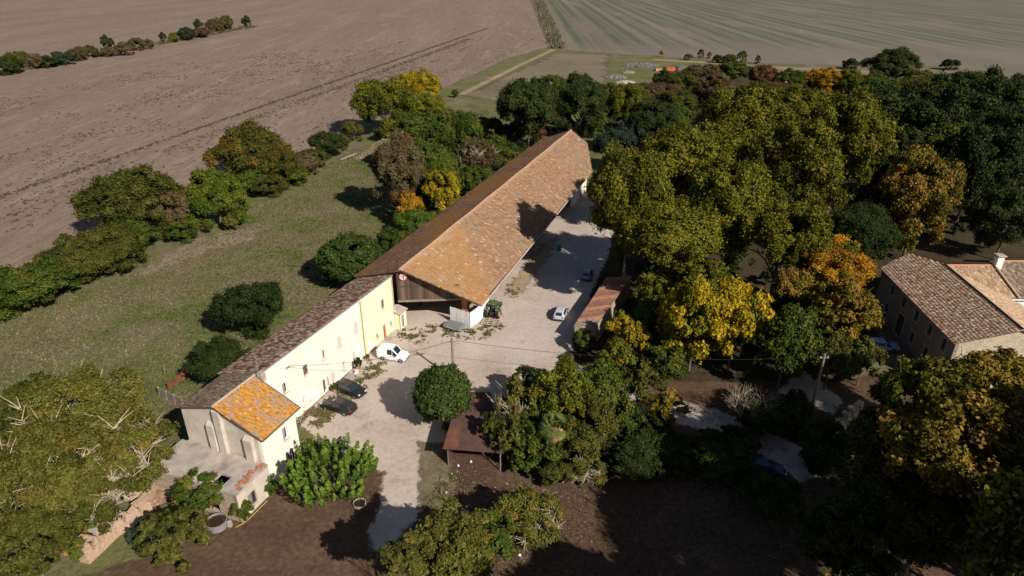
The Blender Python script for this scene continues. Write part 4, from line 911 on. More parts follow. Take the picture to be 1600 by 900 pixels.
# yellow and orange trees
tree(1150, 505, 52, 76, 'broad', 'yellow', 'large bright yellow tree, right half of the yellow pair', hc=7)
tree(1085, 510, 56, 70, 'broad', 'yellow', 'large yellow green tree, left half of the yellow pair', hc=6.5)
tree(972, 518, 26, 28, 'broad', 'yellow', 'small yellow tree over the long shed roof', hc=4.5)
tree(985, 540, 30, 34, 'broad', 'yellow', 'yellow bush right of the long shed end', hc=3.6)
tree(1022, 505, 34, 40, 'broad', 'green', 'green tree between long shed and yellow pair', hc=4)
tree(1030, 455, 34, 34, 'broad', 'yelgr', 'yellow green tree behind the long shed', hc=5)
tree(1040, 570, 34, 34, 'dense', 'green', 'green bush at foot of the yellow pair', hc=3)
shrub(912, 535, 17, 19, 'dense', 'green', 'small round green bush at near end of long shed')
tree(1228, 540, 48, 60, 'broad', 'green', 'green tree right of the yellow pair', hc=6)
tree(1300, 420, 60, 44, 'broad', 'orange', 'vivid orange tree in front of the plane trees', hc=9)
tree(1318, 490, 58, 52, 'broad', 'gold', 'orange olive tree left of the stone house', hc=8)
tree(1300, 560, 44, 40, 'broad', 'olive', 'shaded olive tree beneath the orange olive tree', hc=4.5)
tree(1240, 455, 40, 34, 'broad', 'gold', 'golden tree left of the vivid orange tree', hc=8)
tree(1350, 560, 30, 34, 'broad', 'olive', 'olive tree by the blue and white car', hc=4)
# clump in the middle
tree(692, 622, 47, 52, 'dome', 'fig', 'round dense dark green tree casting shadow on courtyard', clear=.05)
tree(882, 620, 48, 50, 'broad', 'yelgr', 'yellow green mulberry in middle of the central clump', hc=5.5)
tree(940, 618, 44, 48, 'broad', 'green', 'grey green tree right of the mulberry in central clump', hc=4.6)
tree(885, 577, 18, 20, 'dense', 'yelgr', 'small bright green bush sticking out toward courtyard', hc=3.5)
tree(1000, 605, 36, 36, 'broad', 'olive', 'olive tree at right of the central clump', hc=4.2)
tree(1040, 640, 34, 30, 'broad', 'gold', 'yellowish bush beside the shaded lane', hc=3)
tree(808, 640, 38, 50, 'sparse', 'twig', 'half bare twiggy tree leaning over the rusty shed', hc=4.2, branches=True)
tree(768, 672, 20, 24, 'broad', 'olive', 'small leafy bush overlapping the rusty shed roof', hc=3.5)
tree(845, 690, 50, 44, 'broad', 'green', 'green tree in front of palm in central clump', hc=2.8)
tree(900, 690, 46, 42, 'broad', 'olive', 'olive green tree right of palm in central clump', hc=3)
shrub(915, 738, 34, 26, 'sparse', 'twig', 'dry grassy shrub at bottom of the central clump', branches=True)
shrub(815, 722, 26, 22, 'broad', 'green', 'low green shrub at lower left of central clump')
tree(830, 600, 30, 26, 'broad', 'dark', 'shaded dark bush between round tree and mulberry', hc=2.6)
tree(960, 565, 34, 32, 'broad', 'yelgr', 'yellow green bush between long shed and central clump', hc=3.6)
for (x, y, rx, ry, h, m, l) in [(838, 655, 34, 40, 3.6, 'green', 'green tree just left of palm crown in central clump'), (925, 665, 44, 46, 3.8, 'olive', 'olive tree right of palm crown in central clump'), (970, 655, 34, 36, 3.2, 'green', 'green bush at right flank of central clump'), (800, 690, 34, 36, 2.8, 'olive', 'olive bush behind right post of rusty shed'), (870, 735, 30, 24, 1.8, 'olive', 'low olive bush at foot of central clump')]:
    tree(x, y, rx, ry, 'broad', m, l, hc=h)
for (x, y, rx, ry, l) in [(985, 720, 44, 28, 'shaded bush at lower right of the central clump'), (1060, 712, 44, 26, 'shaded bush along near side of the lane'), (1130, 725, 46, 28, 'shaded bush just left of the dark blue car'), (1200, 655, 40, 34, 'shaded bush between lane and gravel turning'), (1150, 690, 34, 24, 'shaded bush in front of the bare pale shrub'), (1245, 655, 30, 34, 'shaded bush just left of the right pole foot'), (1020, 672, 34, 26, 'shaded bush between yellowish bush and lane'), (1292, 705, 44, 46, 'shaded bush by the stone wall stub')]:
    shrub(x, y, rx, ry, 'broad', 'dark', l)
# bottom
tree(705, 858, 72, 56, 'broad', 'twig', 'olive bush with yellow tips at bottom middle', hc=7.5)
tree(762, 850, 52, 48, 'broad', 'green', 'leafy light green bush at bottom middle, right neighbour', hc=6)
tree(640, 872, 48, 40, 'broad', 'olive', 'olive bush at bottom edge left of the yellow tipped bush', hc=8)
tree(828, 815, 60, 54, 'sparse', 'twig', 'thin brownish bush above bottom edge beside shaded ground', hc=2.4, branches=True)
# bottom left
tree(125, 660, 92, 74, 'sparse', 'twig', 'big thinning tree at left with pale branches, upper crown', hc=6, branches=True)
tree(60, 745, 96, 84, 'sparse', 'twig', 'big thinning tree at left picture edge with pale branches', hc=6, branches=True)
tree(190, 715, 74, 58, 'sparse', 'twig', 'thinning tree with pale branches beside the flat annex', hc=5, branches=True)
tree(50, 640, 60, 46, 'broad', 'olive', 'olive tree at left edge behind the thinning trees', hc=4.5)
tree(150, 778, 66, 56, 'sparse', 'olive', 'olive tree with bare twigs above the ruined wall', hc=4, branches=True)
tree(45, 848, 66, 56, 'broad', 'olive', 'dark olive tree in the bottom left corner', hc=4)
tree(110, 840, 36, 34, 'broad', 'green', 'shaded green bush left of the ruined wall', hc=2)
shrub(272, 842, 46, 46, 'broad', 'olive', 'olive bush beside round water tank by the ruin', hc=2.6)
shrub(312, 772, 42, 26, 'dense', 'green', 'green creeper bush spilling over the annex edge', hc=2.6)
shrub(218, 842, 20, 24, 'sparse', 'blue', 'small grey green plant at foot of ruined wall')
shrub(420, 762, 12, 18, 'dense', 'bright', 'bright green plant against annex side wall')
shrub(376, 800, 15, 20, 'dense', 'green', 'dark green climber beside annex window')
shrub(232, 655, 14, 18, 'sparse', 'twig', 'bare whitish sapling left of the annex', branches=True)
# lower right, nearer the camera
for (x, y, rx, ry, h, m, l) in [
 (1440, 625, 66, 62, 16, 'plane', 'golden tree in front of the stone house front'), (1548, 610, 74, 60, 14, 'gold', 'golden tree in front of the stone house gable'),
 (1485, 700, 100, 90, 15, 'gold', 'broad golden tree below stone house, second row'), (1595, 690, 84, 84, 14, 'gold', 'golden tree at right picture edge, second row'),
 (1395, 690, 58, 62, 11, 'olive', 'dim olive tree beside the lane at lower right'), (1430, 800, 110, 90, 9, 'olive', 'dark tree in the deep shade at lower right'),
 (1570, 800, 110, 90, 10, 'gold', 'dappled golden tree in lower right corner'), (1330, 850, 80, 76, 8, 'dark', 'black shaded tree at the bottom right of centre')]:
    tree(x, y, rx, ry, 'broad', m, l, hc=h)
for (x, y, R, h, l) in [(34, 22, 8.0, 16, 'tall plane tree just outside the lower right corner'), (45, 32, 8.5, 16, 'tall plane tree beyond the right edge near stone house'),
                        (25, 13, 7.5, 15, 'tall plane tree below the bottom edge at right'), (11, 17, 6.0, 13, 'unseen plane tree added below the bottom edge to block sky light'), (18.5, 23, 5.0, 12, 'plane tree whose top shows at bottom right'), (52, 46, 7.0, 14, 'plane tree beyond right edge beside the gable')]:  # the one below bottom centre is unseen, added to keep sky light off
    put_tree((x, y), R, R*1.1, h, 'broad', 'plane', l)
# undergrowth in the shade by the lane
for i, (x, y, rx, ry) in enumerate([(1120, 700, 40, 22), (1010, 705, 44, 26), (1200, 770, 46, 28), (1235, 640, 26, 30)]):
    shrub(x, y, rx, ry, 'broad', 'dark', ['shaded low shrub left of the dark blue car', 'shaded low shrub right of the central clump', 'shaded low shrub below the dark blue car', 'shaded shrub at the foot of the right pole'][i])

# far hedgerow across the ploughed field, left to right
ORD = ['first', 'second', 'third', 'fourth', 'fifth', 'sixth', 'seventh', 'eighth', 'ninth', 'tenth', 'eleventh', 'twelfth', 'thirteenth', 'fourteenth', 'fifteenth', 'sixteenth', 'seventeenth', 'eighteenth', 'nineteenth', 'twentieth']
hr = [(8, 104, 22, 16, 'dark'), (32, 96, 20, 15, 'olive'), (52, 97, 14, 13, 'brown'), (74, 98, 16, 10, 'dark'), (98, 92, 16, 12, 'blue'), (122, 86, 16, 11, 'brown'), (142, 82, 12, 10, 'olive'), (167, 68, 9, 12, 'dark'), (170, 82, 12, 8, 'brown'), (195, 78, 14, 11, 'brown'), (214, 70, 12, 12, 'brown'), (232, 70, 8, 8, 'brown'), (254, 60, 6, 9, 'dark'), (270, 60, 8, 8, 'yelgr'), (290, 54, 14, 11, 'blue'), (310, 40, 7, 9, 'dark'), (312, 52, 14, 8, 'brown'), (336, 42, 12, 12, 'brown'), (352, 38, 11, 13, 'olive'), (385, 35, 7, 11, 'dark')]
for i, (x, y, rx, ry, m) in enumerate(hr):
    tree(x, y, rx, ry, 'broad', m, ORD[i]+' bush from the left in the far hedgerow across ploughed field', cat='bush', name='hedgerow_bush', clear=-.25, group='bushes of the far hedgerow')
for i, (x, y, rx, ry, m, l) in enumerate([(1095, 85, 5, 8, 'olive', 'slim olive sapling left of pair by farm track'), (1108, 87, 4, 8, 'brown', 'slim brown sapling right of pair by farm track'), (1122, 93, 10, 5, 'dark', 'low dark bush right of the saplings by track'), (1140, 93, 12, 4, 'olive', 'low olive bush between dark bush and round bush'), (1160, 90, 8, 9, 'green', 'round green bush on the edge of striped field'), (1184, 94, 5, 8, 'brown', 'small brown sapling right of round green bush'), (1034, 84, 4, 6, 'orange', 'small orange sapling near junk heaps'), (1485, 102, 14, 6, 'dark', 'low bush on field edge right of dark round tree'), (1075, 90, 7, 5, 'brown', 'low brown bush left of slim saplings'), (1330, 101, 14, 4, 'dark', 'low dark bush on field edge left of dark round tree'), (1555, 125, 16, 6, 'olive', 'low olive scrub on the far right field edge')]):
    tree(x, y, rx, ry, 'broad', m, l, cat='bush', name='bush', clear=-.2)
# reeds of the ditch between the two fields
def tufts(name, P, h, w, cols, parent=None, k=3):
    """grass or reed tufts: k leaning blades per point"""
    n = len(P)*k; B_ = np.repeat(P, k, 0) + np.c_[rng.normal(0, .35, (n, 2))*w, np.zeros(n)]
    hh = np.repeat(h if np.ndim(h) else np.full(len(P), h), k)*rng.uniform(.5, 1.2, n); a = rng.uniform(0, 6.28, n); d = np.c_[np.cos(a), np.sin(a), np.zeros(n)]
    lean = rng.normal(0, .45, (n, 2))*hh[:, None]
    V = np.stack([B_-d*w*.5, B_+d*w*.5, B_+np.c_[lean, hh]], 1).reshape(-1, 3); F = np.arange(n*3).reshape(n, 3)
    C = np.repeat(np.repeat(cols, k, 0)*rng.lognormal(0, .25, (n, 1)), 3, 0)
    return tag(mesh_np(name, V, F, MATS['tuft'], parent, attrs={'col': np.clip(C, 0, 1)}), kind='stuff')
tinted('tuft', rough=0.9, fine=3.0, amt=0.2, bump=0)
n = 7000; tt = rng.random(n); ditch = [at(838, -12), at(852, 30), at(872, 76)]; dq = np.array([list(q) for q in ditch])
seg = np.where(tt < .75, 0, 1); f = np.where(tt < .75, tt/.75, (tt-.75)/.25)
P = dq[seg]*(1-f)[:, None]+dq[seg+1]*f[:, None]; P[:, 0] += rng.normal(0, 2.2, n); P[:, 2] = 0
tufts('reed_bed', P, rng.uniform(.6, 2.6, n), .7, pal(n, [(0.15,0.12,0.085),(0.09,0.075,0.05),(0.2,0.17,0.125),(0.06,0.06,0.034)], [3,3,1,3]))
o = tag(bpy.data.objects['reed_bed'], 'pale dry reeds along the ditch between the two fields', 'reeds')
n = 5000; tt = rng.random(n)**.8; q0, q1 = np.array(at(-30, 122)), np.array(at(395, 42)); P = q0+(q1-q0)*tt[:, None]; P[:, :2] += rng.normal(0, 1.3, (n, 2)); P[:, 2] = 0; P = P[vnoise(P[:, 0], P[:, 1], 18, 51) > .25]
tag(tufts('hedgerow_scrub', P, rng.uniform(.4, 1.8, len(P)), .7, pal(len(P), [(0.09,0.08,0.045),(0.13,0.10,0.065),(0.05,0.055,0.025)], [3,2,3])), 'dry scrub filling the foot of the far hedgerow', 'scrub')
# meadow grass, weeds in the gravel, dry stems
def scatter(poly, n):
    xs = [q[0] for q in poly]; ys = [q[1] for q in poly]
    X = rng.uniform(min(xs), max(xs), n*3); Y = rng.uniform(min(ys), max(ys), n*3); k = poly_sd(X, Y, poly) > 0
    return np.c_[X[k], Y[k], np.zeros(k.sum())][:n]
mead = gp([(-40, 560), (0, 490), (150, 430), (300, 385), (430, 300), (560, 230), (640, 210), (760, 170), (780, 200), (640, 380), (540, 440), (300, 610), (260, 680), (120, 760), (-60, 860)])
P = scatter(mead, 42000); nz = vnoise(P[:, 0], P[:, 1], 7, 3)*.6+vnoise(P[:, 0], P[:, 1], 2.2, 4)*.4
C = lerp(np.tile(np.array([(0.135,0.115,0.06)]), (len(P), 1)), (0.07,0.095,0.022), ss(nz, .45, .62)); C = lerp(C, (0.155,0.128,0.08), ss(vnoise(P[:, 0], P[:, 1], 5, 6), .5, .8)*.8); C *= .85
tag(tufts('meadow_grass', P, .22, .22, C), 'short tan and green grass covering the meadow behind farm', 'grass')
spots = [(640,522,16,7),(655,530,12,6),(565,592,14,7),(552,605,16,8),(540,612,12,5),(528,628,16,6),(505,645,16,7),(498,657,14,8),(690,518,14,6),(735,522,30,7),(765,510,18,6),(590,565,10,5),(700,765,10,24),(693,792,20,6),(800,455,8,10),(770,490,10,8),(675,515,10,6),(585,580,10,6)]
L = []
for x, y, rx, ry in spots:
    m = int(9*rx*ry/2); a = rng.uniform(0, 6.28, m); r = np.sqrt(rng.random(m))
    for q, w in zip(r*np.cos(a)*rx+x, r*np.sin(a)*ry+y): L.append(tuple(at(q, w)))
P = np.array(L); P[:, :2] += rng.normal(0, .35, (len(P), 2)); P = P[vnoise(P[:, 0], P[:, 1], 1.1, 41)*.6+vnoise(P[:, 0], P[:, 1], .45, 42)*.4 > .47]; tag(tufts('courtyard_weed', P, .25, .16, pal(len(P), [(0.09,0.10,0.03),(0.15,0.13,0.06),(0.2,0.16,0.09)], [3,3,1])), 'patches of low weeds growing through the courtyard gravel', 'weeds')
rows = []
for k in range(16):
    off = rng.uniform(-14, 120) if k else 40
    m = int(rng.uniform(80, 240)); y = rng.uniform(100, 480, m); x0 = -103+(y-189)*.226 - (off-40) + rng.normal(0, .6, m)
    keep = vnoise(x0, y, 22, 30+k) > .42; rows.append(np.c_[x0[keep], y[keep], np.zeros(keep.sum())])
y = rng.uniform(95, 420, 9000); x0 = -103+(y-189)*.226+rng.uniform(-110, 26, 9000); keep = (vnoise(x0, y, 14, 77)*.6+vnoise(x0, y, 3, 78)*.4 > .55); rows.append(np.c_[x0[keep], y[keep], np.zeros(keep.sum())])
for q0 in (-103.2,):      # the two long dark weed lines
    m = 2200; y = rng.uniform(90, 560, m); rows.append(np.c_[q0+(y-189)*.226+rng.normal(0, .5, m), y, np.zeros(m)]); m = 900; y = rng.uniform(180, 480, m); rows.append(np.c_[q0+9+(y-189)*.226+rng.normal(0, 1.5, m), y, np.zeros(m)])
P = np.concatenate(rows); keep = poly_sd(P[:, 0], P[:, 1], [tuple(q[:2]) for q in e_pts]+[(25,900),(-1500,900),(-1500,60),(-120,60)]) > 3; P = P[keep]
tag(tufts('field_weed', P, .32, .7, pal(len(P), [(0.05,0.052,0.025),(0.075,0.065,0.04),(0.11,0.09,0.065)], [3,2,1])), 'dark weeds and clods in broken rows on ploughed field', 'weeds')
P = scatter(gp([(720, 710), (800, 720), (1000, 640), (1300, 620), (1400, 900), (640, 900)]), 20000); P = P[vnoise(P[:, 0], P[:, 1], 2.5, 61)*.6+vnoise(P[:, 0], P[:, 1], .8, 62)*.4 > .42]
tag(tufts('soil_litter', P, .09, .17, pal(len(P), [(0.16,0.11,0.07),(0.09,0.065,0.04),(0.3,0.26,0.2),(0.06,0.07,0.025)], [4,3,.5,2])), 'fallen leaves and sparse stems on brown soil at bottom', 'litter')

# the bright tree built of upright leafy shoots
bt = thing('ailanthus_tree', 'bright green tree of upright plume-like shoots below the lichen house', 'tree', (-17.6, 49.9, 0))
P, N, S, T = [], [], [], []
for k in range(150):
    d = rdir(1)[0]; d[2] = abs(d[2])*1.0+.02; d /= np.linalg.norm(d)
    basep = d*np.array([4.3, 4.3, 2.7])*random.uniform(.62, 1.0) + np.array([0, 0, 1.7]); ax = d*.55+np.array([0, 0, .9]); ax /= np.linalg.norm(ax)
    ln = random.uniform(1.1, 2.0); m = 85; s = rng.random(m); rr = .34*(1-s*.8)*ln/1.5; a = rng.uniform(0, 6.28, m)
    e1 = np.cross(ax, [0, 0, 1.0001]); e1 /= np.linalg.norm(e1)+1e-6; e2 = np.cross(ax, e1)
    o_ = np.cos(a)[:, None]*e1+np.sin(a)[:, None]*e2
    P.append(basep+ax*(s*ln)[:, None]+o_*rr[:, None]-np.array([0, 0, .12])); N.append(o_*.6+ax*.8+rng.normal(size=(m, 3))*.3); S.append(rng.uniform(.13, .22, m)); T.append(np.clip(.15+.7*s+rng.normal(0, .12, m), 0, 1))  # tone climbs along each shoot: sunlit tips put into the leaf colour
V, F = leaves(np.concatenate(P), np.concatenate(N), np.concatenate(S), .4)
tn = np.repeat(np.concatenate(T), 4)
mesh_np('crown', V, F, LM['bright'], bt, attrs={'tone': tn, 'hue': tn})
mb = MB(); mb.tube([(0,0,-.1),(.1,0,1.0),(.1,.1,2.2)], [.2,.16,.1], 8)
for k in range(9):
    w = k*.7; mb.tube([(.05,0,.7+.1*k), (1.3*math.cos(w),1.3*math.sin(w),1.9), (2.7*math.cos(w),2.7*math.sin(w),3.2)], [.09,.06,.02], 5)
mb.build('trunk', m_bark, bt)
# palm in the central clump
def palm(loc, label, s=1.0, hT=4.2):
    t = thing('palm_tree', label, 'palm', loc); mb = MB(); mb.tube([(0,0,-.1),(.05,0,hT*.5),(0,.05,hT)], [.3,.26,.28], 10); mb.build('trunk', m_bark, t)
    def frond(elev, mat, nm, ln):
        w = random.uniform(0, 6.28); e = Vector((math.cos(w)*math.cos(elev), math.sin(w)*math.cos(elev), math.sin(elev))); side = e.cross(Vector((0,0,1))).normalized(); up = side.cross(e)
        mb = MB(); c = Vector((0,0,hT)); tip = c+e*ln*.5; mb.tube([c, tip], .02*s, 4)
        for k in range(13):
            a = (k-6)/6*1.35; d = e*math.cos(a)+side*math.sin(a); p1 = tip+d*ln*.62-Vector((0,0,.12*ln)); wv = (side*math.cos(a)-e*math.sin(a))*.05*s
            mb.add([tip, tip+d*ln*.32-wv+up*.02, p1, tip+d*ln*.32+wv+up*.02], [(0,1,2,3)])
        mb.build(nm, mat, t)
    for k in range(24): frond(random.uniform(-.1, 1.4), m_frond, 'frond', 1.5*s)
    for k in range(14): frond(random.uniform(-1.3, -.5), m_dead, 'dead_frond', 1.2*s)
m_frond = plain('palm_green', (0.12,0.15,0.035), (0.07,0.09,0.02), 2); m_dead = plain('dead_frond_orange', (0.36,0.2,0.07), (0.25,0.17,0.1), 2)
palm(at(866, 668, 5.8)*1.0-Vector((0,0,5.8)), 'fan palm with orange dead skirt in the central clump', 1.05, 5.8)
palm(at(1526, 335, 0), 'palm with pale trunk in the dark right wood', 1.3, 5.5)
# bare pale shrub by the lane
def bare_bush(loc, label, H_, n0, seed, mat):
    t = thing('bare_shrub', label, 'shrub', loc); r = random.Random(seed); mb = MB()
    def grow(p, d, ln, rad, lv):
        q = p+d*ln*.5+Vector((r.uniform(-.08,.08), r.uniform(-.08,.08), 0))*ln; e = p+d*ln
        mb.tube([p, q, e], [rad, rad*.8, rad*.55], 5 if lv < 2 else 3, cap=False)
        if lv >= 4: return
        for k in range(3 if lv < 3 else 2):
            nd = (d+Vector((r.gauss(0,.5), r.gauss(0,.5), r.gauss(.12,.3)))).normalized(); grow(p.lerp(e, r.uniform(.5, 1)), nd, ln*r.uniform(.6,.85), rad*.58, lv+1)
    for k in range(n0):
        w = 6.28*k/n0+r.uniform(-.3,.3); grow(Vector((0,0,-.05)), Vector((math.cos(w)*.6, math.sin(w)*.6, 1)).normalized(), H_*.34, .075, 0)
    mb.build('branches', mat, t)
bare_bush(at(1165, 668), 'bare pale branched shrub beside the shaded lane', 6.6, 7, 5, m_palebark)
bare_bush(at(612, 232), 'tiny bare whitish sapling near the field corner tree', 3.0, 3, 8, m_palebark)
#@@PART3
# ------------------------------------------------------------------ vehicles
def paint(name, c, rough=0.3): return plain(name, c, tuple(x*0.9 for x in c), 1.5, rough=rough, spec=0.5)
m_redlamp = plain('red_lamp', (0.45,0.02,0.02), rough=.25); m_lamp = plain('clear_lamp', (0.7,0.7,0.68), rough=.15)
m_plastic = plain('dark_plastic', (0.03,0.03,0.032), rough=.6); m_rim = plain('alloy_rim', (0.38,0.38,0.4), rough=.4, metal=.5)
# stations: x, half-width, z sill, z belt, half-width roof, z top
BODY = {
 'van':   ([(0,.78,.42,.62,.74,.66),(.05,.82,.3,.95,.76,1.55),(.3,.85,.26,.98,.72,1.8),(1.5,.86,.24,.98,.73,1.84),(2.25,.86,.24,.98,.72,1.8),(2.95,.85,.24,.98,.72,1.08),(3.7,.82,.26,.86,.66,.93),(4.0,.74,.34,.6,.62,.66)], [(4,5)], [(2,3),(3,4),(4,5)], None, .32, (.78, 3.35)),
 'hatch': ([(0,.74,.42,.62,.7,.68),(.1,.8,.3,.9,.68,1.0),(.5,.84,.24,.93,.6,1.38),(1.1,.85,.22,.93,.6,1.46),(2.1,.85,.22,.93,.6,1.42),(2.9,.84,.22,.92,.64,.99),(3.6,.8,.25,.78,.62,.84),(3.9,.7,.34,.56,.6,.62)], [(4,5)], [(2,3),(3,4),(4,5)], (1,2), .3, (.72, 3.15)),
 'estate':([(0,.74,.42,.62,.7,.68),(.1,.8,.3,.88,.68,.98),(.45,.84,.24,.9,.6,1.34),(1.3,.85,.22,.9,.6,1.42),(2.4,.85,.22,.9,.6,1.39),(3.15,.84,.22,.88,.64,.95),(4.0,.8,.25,.76,.62,.81),(4.3,.7,.34,.54,.6,.6)], [(4,5)], [(2,3),(3,4),(4,5)], (1,2), .3, (.8, 3.45)),
}
def car(kind, label, col, loc, heading, mat=None, cat='car', group=None, rim=None):
    st, ws, sides, rear, wr, axles = BODY[kind]; Lc = st[-1][0]
    t = thing('van' if kind == 'van' else 'car', label, cat, loc, math.atan2(heading[1], heading[0]), group)
    R = []
    for (x, w, zs, zb, wt, zt) in st:
        zm = (zs+zb)/2
        R.append([(x-Lc/2, y, z) for y, z in ((-w*.92, zs), (-w, zm), (-w*.985, zb), (-wt, zt-.05), (-wt*.8, zt), (wt*.8, zt), (wt, zt-.05), (w*.985, zb), (w, zm), (w*.92, zs))])
    mb = MB(); vs = [q for r in R for q in r]; n = 10; fs = []
    for i in range(len(R)-1):
        for k in range(n): fs.append((i*n+k, (i+1)*n+k, (i+1)*n+(k+1)%n, i*n+(k+1)%n))
    fs.append(tuple(range(n))); fs.append(tuple(range((len(R)-1)*n, len(R)*n))[::-1]); mb.add(vs, fs)
    body = mb.build('body', mat, t, smooth=False)
    def panel(qs, nm, m, ins=.1, off=.012):
        qs = [Vector(q) for q in qs]; c = sum(qs, Vector())/4; nr = (qs[1]-qs[0]).cross(qs[3]-qs[0]).normalized()
        if nr.dot(c-Vector((0,0,.6))) < 0: nr = -nr
        a = [q.lerp(c, ins)+nr*off for q in qs]; MB().add(a+[q-nr*.02 for q in a], [(0,1,2,3),(7,6,5,4),(0,4,5,1),(1,5,6,2),(2,6,7,3),(3,7,4,0)]).build(nm, m, t)
    for a, b_ in ws: panel([R[a][4], R[a][5], R[b_][5], R[b_][4]], 'windscreen', m_glass, .06)
    if rear: panel([R[rear[0]][4], R[rear[0]][5], R[rear[1]][5], R[rear[1]][4]], 'rear_window', m_glass, .08)
    else:
        for s in (-1, 1): panel([(R[1][0][0]-.015, s*.06, 1.02), (R[1][0][0]-.015, s*.7, 1.02), (R[1][0][0]-.005, s*.66, 1.5), (R[1][0][0]-.005, s*.06, 1.5)], 'rear_window', m_glass, .05)
    for a, b_ in sides:
        if kind == 'van' and a == 2: continue
        panel([R[a][2], R[b_][2], R[b_][3], R[a][3]], 'side_window', m_glass, .1); panel([R[a][7], R[b_][7], R[b_][6], R[a][6]], 'side_window', m_glass, .1)
    for ax in axles:
        for s in (-1, 1):
            c = (ax-Lc/2, s*.76, wr)
            ty = MB().lathe([(wr*.6,-.09),(wr*.93,-.1),(wr,-.06),(wr,.06),(wr*.93,.1),(wr*.6,.09)], 18, 'y', c).build('wheel', m_black, t)
            MB().lathe([(0,-.07),(wr*.6,-.07),(wr*.62,0),(wr*.6,.07),(0,.07)], 14, 'y', c).build('rim', rim or m_rim, ty)
    for s in (-1, 1):
        xf = st[-1][0]-Lc/2; MB().box(xf-.2, xf-.03, s*.52-.13, s*.52+.13, .58, .71).build('headlight', m_lamp, t)
        MB().box(-Lc/2-.0, -Lc/2+.13, s*.62-.1, s*.62+.1, .68, .9).build('tail_light', m_redlamp, t)
        xm = st[5][0]-Lc/2-.25; MB().box(xm-.05, xm+.07, s*.95-.09, s*.95+.09, .95, 1.08).build('mirror', m_plastic, t)
    MB().box(st[-1][0]-Lc/2-.12, st[-1][0]-Lc/2+.03, -.68, .68, .3, .48).build('bumper', m_plastic, t); MB().box(-Lc/2-.04, -Lc/2+.08, -.7, .7, .32, .5).build('bumper', m_plastic, t)
    return t
def hd(a, b_): d = at(*b_)-at(*a); return (d.x, d.y)
car('van', 'white delivery van parked on gravel beside yellow house', None, at(615, 560), hd((600,562),(632,567)), paint('white_car_paint', (0.82,0.82,0.82)), 'van')
car('hatch', 'dark car facing the courtyard, between white van and tail-out car', None, at(549, 614), hd((530,603),(577,622)), paint('dusty_black_paint', (0.014,0.014,0.014), .35))
car('estate', 'dark dusty car with tail toward courtyard, nearest lichen house', None, at(530, 640), hd((553,645),(503,630)), paint('dusty_dark_paint', (0.017,0.016,0.016), .35))
car('hatch', 'silver hatchback on the edge of shade by long shed', None, at(876, 494), hd((872,503),(882,478)), paint('silver_paint', (0.42,0.43,0.47), .3))
car('hatch', 'grey blue car standing in the shade beyond the long shed', None, at(917, 433), hd((914,442),(921,420)), paint('blue_grey_paint', (0.16,0.19,0.26), .3))
car('estate', 'blue and white car parked in front of stone house', None, at(1376, 545), (1, -.15), paint('pale_blue_paint', (0.3,0.4,0.62), .3))
car('estate', 'dark blue car hidden in deep shade by the lane', None, at(1192, 738), (1, -.25), paint('dark_blue_paint', (0.02,0.03,0.09), .25))
# box trailer
tr = thing('trailer', 'small grey covered twin axle trailer in front of white fence', 'trailer', at(710, 515), math.atan2(*hd((694,512),(724,521))[::-1]))
MB().box(-1.35,1.35,-.75,.75,.5,.85).build('box', m_steel, tr)
MB().hexa([(-1.38,-.78,.855),(1.38,-.78,.855),(1.38,.78,.855),(-1.38,.78,.855)], [(-1.3,-.7,.98),(1.3,-.7,.98),(1.3,.7,.98),(-1.3,.7,.98)]).build('cover', plain('grey_tarpaulin', (0.17,0.18,0.19), (0.13,0.14,0.15), 2), tr)
for x in (-.36,.36):
    for s in (-1,1):
        w = MB().lathe([(.16,-.08),(.28,-.08),(.3,0),(.28,.08),(.16,.08)], 16, 'y', (x, s*.86, .3)).build('wheel', m_black, tr); MB().lathe([(0,-.06),(.17,-.06),(.17,.06),(0,.06)], 12, 'y', (x, s*.86, .3)).build('rim', m_rim, w)
for s in (-1,1): MB().box(-.8,.8,s*.86-.1,s*.86+.1,.62,.66).build('mudguard', m_pgrey, tr)
q = MB(); q.tube([(1.3,-.5,.48),(2.2,0,.45)], .035); q.tube([(1.3,.5,.48),(2.2,0,.45)], .035); q.tube([(2.2,0,.45),(2.5,0,.45)], .04); q.tube([(2.15,0,.45),(2.15,0,0)], .03); q.build('drawbar', m_steel, tr)
# tractor
m_tgreen = plain('tractor_green', (0.085,0.125,0.05), (0.06,0.085,0.04), 2, rough=.5); m_tyel = plain('tractor_rim_yellow', (0.55,0.38,0.12), rough=.5)
tk = thing('tractor', 'old green tractor with pale yellow wheel rims beside barn', 'tractor', at(771, 492), math.atan2(*hd((771,496),(786,462))[::-1]))
for x, r, w, tw in ((-.9,.78,.22,.85),(1.35,.5,.14,.72)):
    for s in (-1,1):
        o = MB().lathe([(r*.55,-w),(r*.9,-w),(r,-w*.6),(r,w*.6),(r*.9,w),(r*.55,w)], 24, 'y', (x, s*tw, r)).build('wheel', m_black, tk)
        MB().lathe([(0,-w*.5),(r*.4,-w*.5),(r*.57,-w*.9),(r*.57,w*.9),(r*.4,w*.5),(0,w*.5)], 18, 'y', (x, s*tw, r)).build('rim', m_tyel, o)
MB().hexa([(.2,-.36,.75),(2.0,-.3,.75),(2.0,.3,.75),(.2,.36,.75)], [(.2,-.32,1.5),(1.95,-.26,1.38),(1.95,.26,1.38),(.2,.32,1.5)]).build('bonnet', m_tgreen, tk)
MB().box(-1.2,.25,-.35,.35,.55,1.05).build('transmission', m_plastic, tk)
